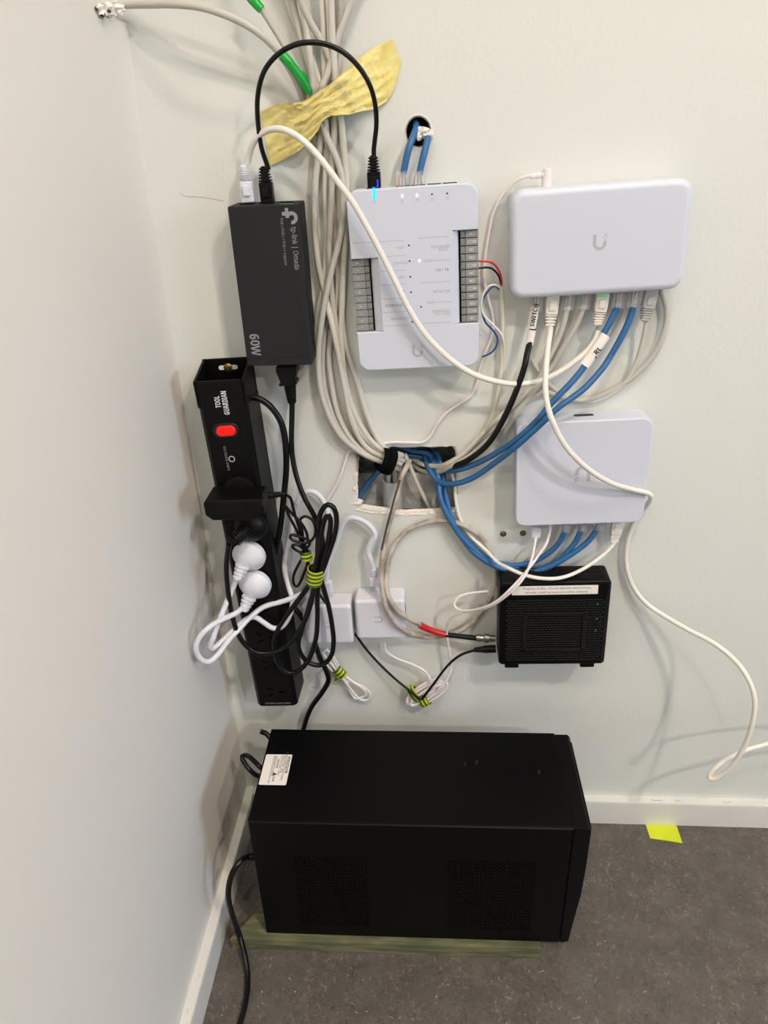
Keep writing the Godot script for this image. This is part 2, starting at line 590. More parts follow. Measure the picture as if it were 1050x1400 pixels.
# ---------------------------------------------------------------- the room
func room() -> void:
	var b := MB.new()
	box(b, Vector3(2050, -50, 2250), Vector3(4500, 100, 4700))
	tag(put(b, "floor", M.floor_vinyl), "dark grey speckled concrete-look vinyl floor", "floor", "", "structure")
	# the back wall: two sheets that meet between the two cut openings
	var slot := jag([Vector3(178.9, 555.6, 0.0), Vector3(211.5, 559.7, 0.0), Vector3(288.8, 560.0, 0.0), Vector3(291.5, 534.4, 0.0), Vector3(289.9, 482.6, 0.0), Vector3(270.4, 479.9, 0.0), Vector3(221.3, 478.9, 0.0), Vector3(177.1, 487.3, 0.0)], 0.7, 5.0, 3)
	var bore: Array = []
	for k in 26:
		var a := TAU * k / 26
		bore.append(Vector3(251 + cos(a) * 11.6, 859 + sin(a) * 12.6, 0))
	var bore2 := jag(bore, 0.12, 9, 5)
	var wall := MB.new()
	for piece in [PackedVector2Array([Vector2(-100, 0), Vector2(248, 0), Vector2(248, 2500), Vector2(-100, 2500)]), PackedVector2Array([Vector2(248, 0), Vector2(4300, 0), Vector2(4300, 2500), Vector2(248, 2500)])]:
		var rest: PackedVector2Array = piece
		for hole in [slot, bore2]:
			for q in Geometry2D.clip_polygons(rest, hole):
				if q.size() > 3:
					rest = q
		if Geometry2D.is_polygon_clockwise(rest):
			rest.reverse()
		prism(wall, rest, -10, 0)
	var back := put(wall, "wall_back", M.wall_paint)
	tag(back, "white painted plasterboard back wall with a cut slot and a round hole", "wall", "", "structure")
	# the cavity behind the sheet
	var cv := MB.new()
	box(cv, Vector3(240, 650, -78), Vector3(420, 620, 12)); box(cv, Vector3(240, 344, -45), Vector3(420, 12, 70)); box(cv, Vector3(240, 966, -45), Vector3(420, 12, 70))
	box(cv, Vector3(32, 650, -45), Vector3(12, 620, 70)); box(cv, Vector3(450, 650, -45), Vector3(12, 620, 70))
	put(cv, "cavity_lining", M.cavity, back)
	box_part(back, "noggin", M.cavity, Vector3(240, 492, -50), Vector3(400, 46, 40), 1)
	box_part(back, "stud", M.stud_wood, Vector3(318, 650, -42), Vector3(40, 600, 60), 1)
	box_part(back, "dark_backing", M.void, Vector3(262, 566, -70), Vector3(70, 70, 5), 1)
	var rim := MB.new()
	var rp: Array = []
	for k in slot.size():
		if k % 2 == 0:
			rp.append(Vector3(slot[k].x, slot[k].y, -5))
	rp.append(rp[0])
	tube(rim, rp, 2.6, 7, 2.5)
	put(rim, "torn_edge", M.plaster, back)
	var rim2 := MB.new()
	var rng := RandomNumberGenerator.new()
	rng.seed = 9
	for p in [Vector3(177.2, 491.4, -1.0), Vector3(176.6, 498.2, -2.0), Vector3(176.5, 509.6, -1.0), Vector3(177.2, 517.2, -2.0), Vector3(178.1, 525.7, -1.0), Vector3(178.8, 534.0, -2.0), Vector3(179.8, 543.2, -1.0), Vector3(180.1, 483.1, -1.0), Vector3(188.3, 481.2, -1.0), Vector3(198.2, 479.8, -1.0), Vector3(208.9, 478.9, -1.0), Vector3(217.1, 478.4, -1.0), Vector3(225.3, 478.0, -1.0), Vector3(237.6, 478.0, -1.0), Vector3(245.9, 478.0, -1.0), Vector3(252.4, 478.4, -1.0), Vector3(263.9, 478.9, -1.0), Vector3(273.7, 480.3, -1.0), Vector3(285.1, 481.2, -1.0)]:
		var upright: bool = p.y > 492.0 and p.x < 182.0
		lump(rim2, p, Vector3(rng.randf_range(1.5, 2.6), rng.randf_range(4, 6), 2.2) if upright else Vector3(rng.randf_range(5, 8), rng.randf_range(1.5, 2.4), 2.0), rng.randi() % 99, 0.5)
		lump(rim2, p + Vector3(1.5, 0, -6), Vector3(2.0, 5, 4) if upright else Vector3(rng.randf_range(5, 8), rng.randf_range(1.2, 2.0), 4), rng.randi() % 99, 0.6)
	put(rim2, "plaster_crumbs", M.plaster, back)
	var rim3 := MB.new()
	lathe(rim3, [Vector2(0.93, -5), Vector2(0.93, -4), Vector2(1.06, 0.25), Vector2(1.12, 0.1), Vector2(1.0, -5), Vector2(0.93, -5)], 26, Transform3D(Basis(Vector3(1, 0, 0), Vector3(0, 0, 1), Vector3(0, -1, 0)) * Basis.from_scale(Vector3(11.4, 1, 12.4)), Vector3(251, 859, 0)))
	put(rim3, "hole_rim", M.label_white, back)
	var sc := MB.new()
	var sp := [Vector3(29.6, 815.3, 0.1), Vector3(34.0, 812.6, 0.1), Vector3(44.3, 811.7, 0.1), Vector3(55.9, 810.2, 0.1), Vector3(70.0, 807.3, 0.1)]
	tube(sc, sp, 0.25, 5)
	put(sc, "scratch", M.scuff, back)
	# filled corner that thins out downwards, torn at its top
	var cf := MB.new()
	var ls := [Vector3(0.0, 948.7, 44.4), Vector3(0.0, 925.7, 35.6), Vector3(0.0, 899.1, 24.0), Vector3(0.0, 864.1, 11.3)]
	var rs := [Vector3(5.7, 957.4, 0.0), Vector3(4.9, 930.8, 0.0), Vector3(3.0, 901.0, 0.0), Vector3(0.7, 861.0, 0.0)]
	for k in 3:
		var z0 := maxf(0.4, ls[k].z)
		var z1 := maxf(0.2, ls[k + 1].z)
		var x0 := maxf(0.4, rs[k].x)
		var x1 := maxf(0.2, rs[k + 1].x)
		cf.quad(Vector3(0, ls[k + 1].y, z1), Vector3(x1, ls[k + 1].y, 0), Vector3(x0, ls[k].y, 0), Vector3(0, ls[k].y, z0))
		if k == 0:
			cf.tri(Vector3(0, ls[0].y, z0), Vector3(x0, ls[0].y, 0), Vector3(0, ls[0].y, 0))
	tag(put(cf, "trim_1", M.left_paint), "smooth filler tapering down the wall corner below the torn plaster", "trim", "", "structure")
	var ch := MB.new()
	lump(ch, Vector3(4.0, 954.5, 30.5), Vector3(4, 4.5, 6), 3, 0.9); lump(ch, Vector3(3.0, 952.0, 44.1), Vector3(3, 4, 7), 5, 0.9); lump(ch, Vector3(6.0, 956.3, 14.4), Vector3(5, 3.5, 4), 8, 0.9); lump(ch, Vector3(4.0, 952.4, 27.0), Vector3(3, 3, 5), 18, 0.9)
	var chip := put(ch, "plaster_chip", M.label_white)
	tag(chip, "ragged lump of torn plaster in the wall corner where a grey cable leaves", "plaster")
	var cd := MB.new()
	lump(cd, Vector3(4.0, 949.3, 46.6), Vector3(2, 1.8, 2.4), 9, 0.6); lump(cd, Vector3(1.5, 952.8, 50.1), Vector3(1.2, 1.4, 4.0), 12, 0.6); lump(cd, Vector3(7.0, 952.2, 40.6), Vector3(1.6, 1.2, 1.5), 15, 0.6); lump(cd, Vector3(2.0, 956.4, 39.4), Vector3(1.2, 1.0, 5.0), 22, 0.6)
	put(cd, "dirt", M.dirt, chip)
	var lw := MB.new()
	box(lw, Vector3(-50, 1250, 2250), Vector3(100, 2500, 4700))
	tag(put(lw, "wall_left", M.left_paint), "plain white painted side wall on the left", "wall", "", "structure")
	var rw := MB.new()
	for q in [[-100.0, 1500.0, 0.0, 2500.0], [3100.0, 4600.0, 0.0, 2500.0], [1500.0, 3100.0, 0.0, 900.0], [1500.0, 3100.0, 2100.0, 2500.0]]:
		box(rw, Vector3(4250, (q[2] + q[3]) / 2, (q[0] + q[1]) / 2), Vector3(100, q[3] - q[2], q[1] - q[0]))
	tag(put(rw, "wall_right", M.far_wall_paint), "pale grey painted wall with a window, out of view to the right", "wall", "", "structure")
	var fw := MB.new()
	box(fw, Vector3(2100, 1250, 4550), Vector3(4400, 2500, 100))
	tag(put(fw, "wall_front", M.far_wall_paint), "pale grey painted wall behind the viewer", "wall", "", "structure")
	var cl := MB.new()
	box(cl, Vector3(2050, 2550, 2250), Vector3(4500, 100, 4700))
	tag(put(cl, "ceiling", M.ceiling_paint), "flat white ceiling", "ceiling", "", "structure")
	var win := thing("window_1", "wide window in the right hand wall", "window", Vector3(4250, 900, 2300))
	tag(win, "", "", "", "structure")
	var wf := MB.new()
	for s in [-1, 1]:
		box(wf, Vector3(0, 600, s * 780), Vector3(60, 1200, 40), 3); box(wf, Vector3(0, 600 + s * 580, 0), Vector3(60, 40, 1560), 3)
	box(wf, Vector3(0, 600, 0), Vector3(60, 1160, 40), 3)
	put(wf, "window_frame", M.trim_paint, win)
	for s in [-1, 1]:
		box_part(win, "pane", M.window_glass, Vector3(0, 600, s * 390), Vector3(5, 1120, 740))
	# skirting boards
	var sk := MB.new()
	var prof := PackedVector2Array([Vector2(0, 0), Vector2(12, 0), Vector2(12, 38), Vector2(10.5, 41), Vector2(0, 41.5)])
	prism(sk, prof, 12, 4190, 0, 1, Transform3D(Basis(Vector3(0, 0, 1), Vector3(0, 1, 0), Vector3(1, 0, 0)), Vector3.ZERO))
	var bb := put(sk, "baseboard_back", M.trim_paint)
	bb.mesh = flipped(bb.mesh)
	tag(bb, "low white skirting board along the foot of the back wall", "skirting board", "", "structure")
	var sk2 := MB.new()
	prism(sk2, prof, -4490, 0, 0, 1, Transform3D(Basis(Vector3(1, 0, 0), Vector3(0, 1, 0), Vector3(0, 0, -1)), Vector3.ZERO))
	var bl := put(sk2, "baseboard_left", M.trim_paint)
	bl.mesh = flipped(bl.mesh)
	tag(bl, "low white skirting board along the foot of the left wall", "skirting board", "", "structure")
	var dents := MB.new()
	for p in [Vector3(5, 42, 150), Vector3(8, 42, 262), Vector3(6, 42, 300)]:
		lump(dents, p, Vector3(2.2, 0.5, 3.0), int(p.z), 0.5)
	put(dents, "paint_nib", M.trim_paint, bl)
	var marks := MB.new()
	for p in [[592.0, 0.0], [560.0, 8.0], [655.0, 4.0]]:
		tube(marks, [Vector3(p[0], 41.3, 5), Vector3(p[0] + 4, 41.5, 7), Vector3(p[0] + 7 + p[1], 41.2, 6)], 0.35, 5)
	put(marks, "scuff_mark", M.scuff, bb)

func flipped(m: ArrayMesh) -> ArrayMesh:   # for outlines drawn out through a mirrored frame
	var a := m.surface_get_arrays(0)
	var p: PackedVector3Array = a[Mesh.ARRAY_VERTEX]
	var n: PackedVector3Array = a[Mesh.ARRAY_NORMAL]
	var u: PackedVector2Array = a[Mesh.ARRAY_TEX_UV]
	for f in p.size() / 3:
		var h := p[f * 3 + 1]; p[f * 3 + 1] = p[f * 3 + 2]; p[f * 3 + 2] = h
		var hn := n[f * 3 + 1]; n[f * 3 + 1] = n[f * 3 + 2]; n[f * 3 + 2] = hn
		var hu := u[f * 3 + 1]; u[f * 3 + 1] = u[f * 3 + 2]; u[f * 3 + 2] = hu
	for i in n.size():
		n[i] = -n[i]
	a[Mesh.ARRAY_VERTEX] = p; a[Mesh.ARRAY_NORMAL] = n; a[Mesh.ARRAY_TEX_UV] = u
	var o := ArrayMesh.new()
	o.add_surface_from_arrays(Mesh.PRIMITIVE_TRIANGLES, a)
	return o

# ---------------------------------------------------------------- devices
func ups() -> void:
	# plank first: the box stands on it
	var pl := MB.new()
	var top := [Vector3(39.3, 20.0, 200.7), Vector3(53.6, 20.0, 164.0)]
	var outline := PackedVector2Array([Vector2(22, -207), Vector2(388, -203), Vector2(388, -75), Vector2(60, -75), Vector2(top[1].x, -top[1].z), Vector2(26, -203)])
	outline = PackedVector2Array([Vector2(24, -207), Vector2(388, -204), Vector2(388, -80), Vector2(70, -80), Vector2(top[1].x, -top[1].z)])
	var pxf := Transform3D(Basis(Vector3(1, 0, 0), Vector3(0, 0, -1), Vector3(0, 1, 0)), Vector3.ZERO)
	prism(pl, outline, 0.3, 20, 1.2, 2, pxf)
	var plank := put(pl, "timber_plank", M.timber)
	tag(plank, "pale green treated timber plank lying on the floor under the black power supply", "plank")
	var cut := MB.new()
	lump(cut, Vector3(29, 17, 199), Vector3(4.5, 4, 5), 4, 0.6); lump(cut, Vector3(25.5, 9, 205), Vector3(2, 7, 3), 6, 0.5)
	put(cut, "rough_end", M.timber_cut, plank)
	var w := 360.3
	var h := 191.6
	var d := 137.4
	var t := thing("power_supply", "large black metal uninterruptible power supply standing on the timber plank", "power supply", Vector3(65, 20, 61.3))
	t.rotation_degrees.y = 0.43
	var b := MB.new()
	box(b, Vector3((w - 16) / 2, h / 2, d / 2 - 2), Vector3(w - 16, h, d - 4), 1.0)
	put(b, "body", M.ups_metal, t)
	# front sheet (towards the viewer) with two fields of round vent holes
	var s := MB.new()
	var fields := []
	for f in [[Vector3(109.3, 158.7, 198.0), Vector3(191.5, 37.6, 198.0)], [Vector3(279.6, 164.4, 198.0), Vector3(375.1, 42.1, 198.0)]]:
		var p0 := loc(t, f[0])
		var p1 := loc(t, f[1])
		fields.append([p0.x, p0.y, p1.x, p1.y])
	fields[1][1] = fields[0][1]; fields[1][3] = fields[0][3]
	var y0: float = fields[0][3]
	var y1: float = fields[0][1]
	var z := d
	var xs := [1.0, fields[0][0], fields[0][2], fields[1][0], fields[1][2], w - 17.0]
	for k in [0, 2, 4]:
		s.quad(Vector3(xs[k], y0, z), Vector3(xs[k + 1], y0, z), Vector3(xs[k + 1], y1, z), Vector3(xs[k], y1, z))
	s.quad(Vector3(1, 1, z), Vector3(w - 17, 1, z), Vector3(w - 17, y0, z), Vector3(1, y0, z))
	s.quad(Vector3(1, y1, z), Vector3(w - 17, y1, z), Vector3(w - 17, h - 1, z), Vector3(1, h - 1, z))
	s.quad(Vector3(0, 0, z - 4), Vector3(w - 16, 0, z - 4), Vector3(w - 17, 1, z), Vector3(1, 1, z))
	s.quad(Vector3(1, h - 1, z), Vector3(w - 17, h - 1, z), Vector3(w - 16, h, z - 1.5), Vector3(0, h, z - 1.5))
	s.quad(Vector3(0, h, z - 1.5), Vector3(w - 16, h, z - 1.5), Vector3(w - 16, h, z - 5), Vector3(0, h, z - 5))
	s.quad(Vector3(0, 0, z - 4), Vector3(1, 1, z), Vector3(1, h - 1, z), Vector3(0, h, z - 4))
	put(s, "side_panel", M.ups_metal, t)
	for f in fields:
		var g := MB.new()
		var nx := 17
		var ny := 22
		var cw: float = (f[2] - f[0]) / nx
		var chh: float = (f[1] - f[3]) / ny
		for i in nx:
			for j in ny:
				var c := Vector3(f[0] + (i + 0.5) * cw, f[3] + (j + 0.5) * chh, z)
				for k in 8:
					var a0 := TAU * (k + 0.5) / 8
					var a1 := TAU * (k + 1.5) / 8
					var e0 := Vector3(cos(a0), sin(a0), 0)
					var e1 := Vector3(cos(a1), sin(a1), 0)
					var q0 := c + Vector3(clampf(e0.x * 1.42, -1, 1) * cw / 2, clampf(e0.y * 1.42, -1, 1) * chh / 2, 0)
					var q1 := c + Vector3(clampf(e1.x * 1.42, -1, 1) * cw / 2, clampf(e1.y * 1.42, -1, 1) * chh / 2, 0)
					var r := minf(cw, chh) * 0.27
					g.quad(c + e0 * r, q0, q1, c + e1 * r)
					g.quad(c + e1 * r, c + e1 * r - Vector3(0, 0, 1.4), c + e0 * r - Vector3(0, 0, 1.4), c + e0 * r)
		var vg := put(g, "vent_holes", M.ups_metal, t)
		vg.set_meta("kind", "stuff")
	for f in fields:
		var vb := MB.new()
		box(vb, Vector3((f[0] + f[2]) / 2, (f[1] + f[3]) / 2, z - 1.9), Vector3(f[2] - f[0] + 2, f[1] - f[3] + 2, 0.5))
		put(vb, "vent_backing", M.void, t)
	# moulded end cap at the right
	var e := MB.new()
	var pf := PackedVector2Array([Vector2(w - 16, 0), Vector2(w - 12, -1.2), Vector2(w - 6, 2), Vector2(w + 1, h * 0.45), Vector2(w + 2.2, h * 0.72), Vector2(w + 2, h - 3), Vector2(w - 1, h), Vector2(w - 16, h)])
	prism(e, pf, -1, d - 0.4, 1.2, 2, Transform3D.IDENTITY, 4)
	put(e, "end_cap", M.ups_plastic, t)
	box_part(t, "cap_lip", M.ups_plastic, Vector3(w + 1.2, h * 0.78, d / 2 + 4), Vector3(3.5, h * 0.42, d - 16), 1)
	# rating label on the top sheet
	var lab := MB.new()
	var q := [Vector3(68.0, 212.0, 102.7), Vector3(99.2, 212.0, 103.5), Vector3(97.9, 212.0, 149.1), Vector3(67.2, 212.0, 148.0)]
	var c0 := (loc(t, q[0]) + loc(t, q[1]) + loc(t, q[2]) + loc(t, q[3])) / 4
	var lw: float = q[0].distance_to(q[1])
	var lh: float = q[0].distance_to(q[3])
	prism(lab, rr(lw, lh, 1.5), 0, 0.25)
	var lo := put(lab, "rating_label", M.label_white, t)
	lo.position = Vector3(c0.x, h, c0.z) * S
	lo.rotation_degrees.x = -90
	text(lo, "HIKVISION", 3.6, Vector3(lw / 2 - 3.2, lh * 0.16, 0.25), M.print_black, -90, true, 1.0)
	text(lo, "Uninterruptible Power Supply", 1.3, Vector3(lw / 2 - 6.4, lh * 0.12, 0.25), M.print_dark, -90)
	text(lo, "INPUT 230V~ 50Hz", 1.5, Vector3(lw / 2 - 9, lh * 0.18, 0.25), M.print_dark, -90)
	text(lo, "OUTPUT 230V~ 50Hz", 1.5, Vector3(lw / 2 - 11.6, lh * 0.14, 0.25), M.print_dark, -90)
	text(lo, "CAUTION", 2.0, Vector3(lw / 2 - 15, lh * 0.2, 0.25), M.print_black, -90, true)
	text(lo, "Risk of electric shock", 1.2, Vector3(lw / 2 - 18.2, lh * 0.12, 0.25), M.print_dark, -90)
	text(lo, "Read the manual before use", 1.2, Vector3(lw / 2 - 20.4, lh * 0.0, 0.25), M.print_dark, -90)
	var tri := MB.new()
	prism(tri, PackedVector2Array([Vector2(-2.6, -2.2), Vector2(2.6, -2.2), Vector2(0, 2.4)]), 0, 0.2, 0, 1, Transform3D(Basis(Vector3(0, 0, 1), -PI / 2), Vector3(lw / 2 - 15.5, -lh * 0.16, 0.25)))
	put(tri, "warning_mark", M.print_dark, lo)
	text(lo, "RCM", 2.2, Vector3(lw / 2 - 16, -lh * 0.31, 0.25), M.print_dark, -90, true)
	var ds := MB.new()
	for p in [Vector3(235, h + 0.1, 52), Vector3(249, h + 0.1, 49), Vector3(318, h + 0.1, 62)]:
		lump(ds, p, Vector3(1.4, 0.06, 3.5), int(p.x), 0.5)
	var rng := RandomNumberGenerator.new()
	rng.seed = 4
	for k in 40:
		lump(ds, Vector3(rng.randf_range(30, 335), h, rng.randf_range(8, 130)), Vector3(0.5, 0.15, 0.5), k, 0.4)
	var du := put(ds, "dust", M.dust, t)
	du.set_meta("kind", "stuff")

func hub() -> void:
	var w := 116.2
	var h := 163.0
	var t := thing("access_hub", "tall white door access hub with grey terminal strips on both sides", "network hub", Vector3(247.8, 735.3, 0), 1.9)
	var half := rr(w, h, 11, 8)
	# outline with the two side bays cut out
	var body := half
	for bay in [[-60.0, -33.5, -44.0, 23.5], [35.5, 60.0, -40.5, 43.0]]:
		var cutp := PackedVector2Array([Vector2(bay[0], bay[2]), Vector2(bay[1], bay[2]), Vector2(bay[1], bay[3]), Vector2(bay[0], bay[3])])
		for q in Geometry2D.clip_polygons(body, cutp):
			if q.size() > 6:
				body = q
	if Geometry2D.is_polygon_clockwise(body):
		body.reverse()
	var b := MB.new()
	prism(b, body, 3, 28, 1.2, 3)
	put(b, "cover", M.device_white, t)
	slab_part(t, "base", M.device_edge, w - 3, h - 3, 10, 0.2, 12, 1)
	for bay in [[-57.0, -34.0, -43.5, 23.0, -1], [36.0, 57.0, -40.0, 42.5, 1]]:
		var f := MB.new()
		prism(f, PackedVector2Array([Vector2(bay[0], bay[2]), Vector2(bay[1], bay[2]), Vector2(bay[1], bay[3]), Vector2(bay[0], bay[3])]), 11, 17)
		put(f, "bay_floor", M.device_white, t)
		var sl := MB.new()
		var s: float = bay[4]
		var inner: float = 35.4 if s > 0 else 33.4
		var shape := PackedVector2Array([Vector2(s * inner, 15), Vector2(s * 40.6, 15), Vector2(s * 40.6, 22.5), Vector2(s * inner, 27.4)])
		prism(sl, shape, -bay[3], -bay[2], 0, 1, Transform3D(Basis(Vector3(1, 0, 0), Vector3(0, 0, 1), Vector3(0, -1, 0)), Vector3.ZERO))
		put(sl, "bay_slope", M.device_white, t)
	var nl := 10
	var block := MB.new()
	box(block, Vector3(0, 0, 19.5), Vector3(11.6, 6.2, 9), 0.4)
	var bm := finish(block)
	var lever := MB.new()
	box(lever, Vector3(0, 0, 19.2), Vector3(4.2, 6.0, 8.8), 0.3)
	box(lever, Vector3(0.5, 0, 23.7), Vector3(1.6, 4.2, 0.8), 0.2)
	var lm := finish(lever)
	var base := thing_part(t, "terminal_strip", Vector3(0, 0, 0))
	var names := ["NO", "COM", "NC"]
	for k in nl:
		var y := 19.6 - k * 6.63
		share(bm, "terminal", M.terminal_grey, base, Vector3(-52.3, y, 0))
		share(lm, "lever", M.terminal_lever, base, Vector3(-44.1, y, 0))
		text(base, "+" if k % 2 == 0 else "−", 3.0, Vector3(-53, y, 24.05), M.print_light)
	var base2 := thing_part(t, "terminal_strip", Vector3(0, 0, 0))
	for k in 12:
		var y := 39.2 - k * 6.87
		share(bm, "terminal", M.terminal_grey, base2, Vector3(52.4, y, 0))
		share(lm, "lever", M.terminal_lever, base2, Vector3(44.2, y, 0))
		text(base2, names[k % 3], 2.7, Vector3(52.4, y, 24.05), M.print_light)
	box_part(t, "gap", M.void, Vector3(-41.2, -10.3, 20), Vector3(1.1, 66, 8))
	box_part(t, "gap", M.void, Vector3(41.3, 1.3, 20), Vector3(1.1, 82, 8))
	# printed rules and captions
	var ru := MB.new()
	for y in [37.5, 24.4, 11.6, -0.8, -13.5, -26.0, -38.8]:
		box(ru, Vector3(-20 if y < 30 else -32, y, 28.05), Vector3(24 if y < 30 else 46, 0.3, 0.12))
	for y in [38.6, 18.6, -0.6, -19.0, -38.0]:
		box(ru, Vector3(18 + (6 if y in [18.6, -19.0] else 0), y, 28.05), Vector3(28 if not y in [18.6, -19.0] else 18, 0.3, 0.12))
	put(ru, "printed_rule", M.print_faint, t)
	var left := [["EXIT", 31.2, -12.0], ["12V=0.5A", 18.0, -13.0], ["REX", 5.3, -12.0], ["REN", -7.2, -13.0], ["DOOR POSITION", -20.0, -17.5], ["EMERGENCY", -32.3, -16.0]]
	for l in left:
		text(t, l[0], 1.9, Vector3(l[2], l[1], 28.02), M.print_dark if l[0] == "DOOR POSITION" else M.print_faint)
	var right := [["SECONDARY", 30.2, 24.0], ["RELAY", 27.6, 26.5], ["12V = 1A", 10.0, 24.8], ["INTERCOM", -9.4, 23.5], ["EMERGENCY", -27.3, 23.5], ["12V = 0.5A", -30.0, 24.0]]
	for l in right:
		text(t, l[0], 1.9, Vector3(l[2], l[1], 28.02), M.print_dark if l[0] == "12V = 1A" else M.print_faint)
	text(t, "LOCK", 1.5, Vector3(12.5, 18.6, 28.02), M.print_faint)
	text(t, "EXIT", 1.5, Vector3(13.5, -19.0, 28.02), M.print_faint)
	var dots := MB.new()
	for p in [Vector3(242.3, 768.0, 28.0), Vector3(242.7, 754.4, 28.0), Vector3(243.2, 740.5, 28.0), Vector3(243.7, 726.6, 28.0), Vector3(244.4, 699.2, 28.0), Vector3(252.9, 713.0, 28.0), Vector3(263.2, 810.1, 28.0), Vector3(276.4, 810.4, 28.0)]:
		prism(dots, circle(0.85, 10), 0, 0.15, 0, 1, Transform3D(Basis.IDENTITY, loc(t, p)))
	put(dots, "indicator", M.print_black, t)
	var lit := MB.new()
	for p in [Vector3(237.0, 809.4, 28.0), Vector3(250.1, 809.6, 28.0), Vector3(251.7, 754.5, 28.0)]:
		prism(lit, PackedVector2Array([Vector2(-1.1, 0), Vector2(0, -1.6), Vector2(1.1, 0), Vector2(0, 1.6)]), 0, 0.3, 0, 1, Transform3D(Basis.IDENTITY, loc(t, p)))
	put(lit, "lit_indicator", M.led_white, t)
	var bl := MB.new()
	var bp := loc(t, Vector3(212.4, 811.8, 28.0))
	prism(bl, rr(2.6, 10.0, 1.2), 0, 0.35, 0, 1, Transform3D(Basis.IDENTITY, bp))
	put(bl, "power_indicator", M.led_cyan, t)
	var ic := MB.new()
	for p in [Vector3(212.5, 805.2, 28.0), Vector3(236.8, 805.2, 28.0), Vector3(250.3, 805.4, 28.0), Vector3(263.3, 806.0, 28.0), Vector3(276.5, 806.5, 28.0)]:
		var c := loc(t, p)
		for k in 6:
			box(ic, c + Vector3(cos(TAU * k / 6), sin(TAU * k / 6), 0) * 1.2, Vector3(0.6, 0.6, 0.12))
	put(ic, "icon", M.print_faint, t)
	u_mark(t, loc(t, Vector3(249.2, 671.0, 28.0)), 10.5, M.mark_grey)
	# ports along the top edge
	for x in [-34.0, -8.0, 6.0, 20.0, 34.0]:
		box_part(t, "port", M.void, Vector3(x, h / 2 - 0.6, 15), Vector3(12.4, 1.6, 9.5))

func thing_part(parent: Node3D, called: String, at: Vector3) -> Node3D:
	var o := Node3D.new()
	o.name = called; o.position = at * S
	parent.add_child(o, true)
	return o

func switch_box() -> void:
	var w := 154.5
	var h := 93.0
	var t := thing("network_switch", "white eight-port network switch, wide and upright, high on the right", "network switch", Vector3(411.1, 767.9, 0), 2.3)
	slab_part(t, "base", M.device_edge, w - 5, h - 5, 11, 0.3, 6, 1)
	slab_part(t, "shell", M.device_white, w, h, 12, 5, 31, 6, Vector3.ZERO, 6)
	u_mark(t, loc(t, Vector3(411.6, 767.2, 31.0)), 12, M.mark_grey)
	for k in 8:
		box_part(t, "port", M.void, Vector3(-58.5 + k * 14.6, -h / 2 + 0.4, 14), Vector3(12.4, 1.6, 9.4))

func gateway() -> void:
	var w := 133.8
	var h := 117.5
	var t := thing("network_gateway", "white square network gateway hung upside down above the black modem", "network gateway", Vector3(416.9, 540.2, 0), 2.3)
	slab_part(t, "base", M.device_edge, w - 4, h - 4, 9, 0.3, 5, 1)
	slab_part(t, "shell", M.device_white, w, h, 10, 4, 30, 1.6, Vector3.ZERO, 4)
	u_mark(t, loc(t, Vector3(417.7, 540.8, 30.0)), 16, M.mark_grey, 180)
	var sl := MB.new()
	prism(sl, rr(20, 6.4, 3.1), 0, 0.5, 0, 1, Transform3D(Basis(Vector3(1, 0, 0), Vector3(0, 0, -1), Vector3(0, 1, 0)), loc(t, Vector3(416.2, 598.6, 14.0))))
	put(sl, "status_window", M.black_gloss, t)
	for k in 5:
		box_part(t, "port", M.void, Vector3(-14 + k * 14.6, -h / 2 + 0.4, 13), Vector3(12.2, 1.6, 9.0))

func injector() -> void:
	var w := 63.5
	var h := 144.6
	var t := thing("power_injector", "dark grey network power injector box with pale lettering, hung beside the cable bundle", "power injector", Vector3(114.5, 733.5, 0), 0.4)
	slab_part(t, "body", M.injector_plastic, w, h, 1.5, 0.5, 37, 1.2)
	var se := MB.new()
	box(se, Vector3(0, -h / 2 + 8, 37.0), Vector3(w - 4, 0.35, 0.1)); box(se, Vector3(w / 2 - 7.5, 3, 37.0), Vector3(0.25, h - 12, 0.1))
	put(se, "seam", M.black_rubber, t)
	box_part(t, "side_rail", M.black_rubber, Vector3(w / 2 - 0.2, 0, 14), Vector3(1.0, h - 2, 24), 0.3)
	text(t, "tp-link | Omada", 4.6, loc(t, Vector3(140.0, 768.8, 37.0)), M.print_grey, -90, false, 0.82)
	text(t, "POE / POE+ / POE++ Injector", 1.8, loc(t, Vector3(129.9, 774.7, 37.0)), M.print_grey, -90, false, 1.0)
	var lg := MB.new()
	var c := loc(t, Vector3(138.2, 795.4, 37.0))
	var ring := PackedVector2Array()
	for i in 19:
		ring.append(Vector2.from_angle(PI - TAU * 0.78 * i / 18) * 5.4)
	for i in 19:
		ring.append(Vector2.from_angle(PI - TAU * 0.78 * (18 - i) / 18) * 2.4)
	ring.reverse()
	prism(lg, ring, 0, 0.15, 0, 1, Transform3D(Basis.IDENTITY, c + Vector3(0.8, -0.5, 0)))
	box(lg, c + Vector3(-3.6, 3.0, 0.08), Vector3(8.0, 3.2, 0.15)); box(lg, c + Vector3(-3.2, 6.0, 0.08), Vector3(3.0, 3.4, 0.15))
	put(lg, "maker_mark", M.print_grey, t)
	text(t, "60W", 9.0, loc(t, Vector3(93.2, 681.9, 37.0)), M.print_grey, -90, true, 0.85)
	for x in [-18.0, 0.0, 18.0]:
		box_part(t, "port", M.void, Vector3(x, h / 2 - 0.4, 18), Vector3(12.6, 1.2, 10))
	box_part(t, "port_label", M.green_tape, Vector3(20, h / 2 + 0.1, 31), Vector3(12, 0.3, 3))

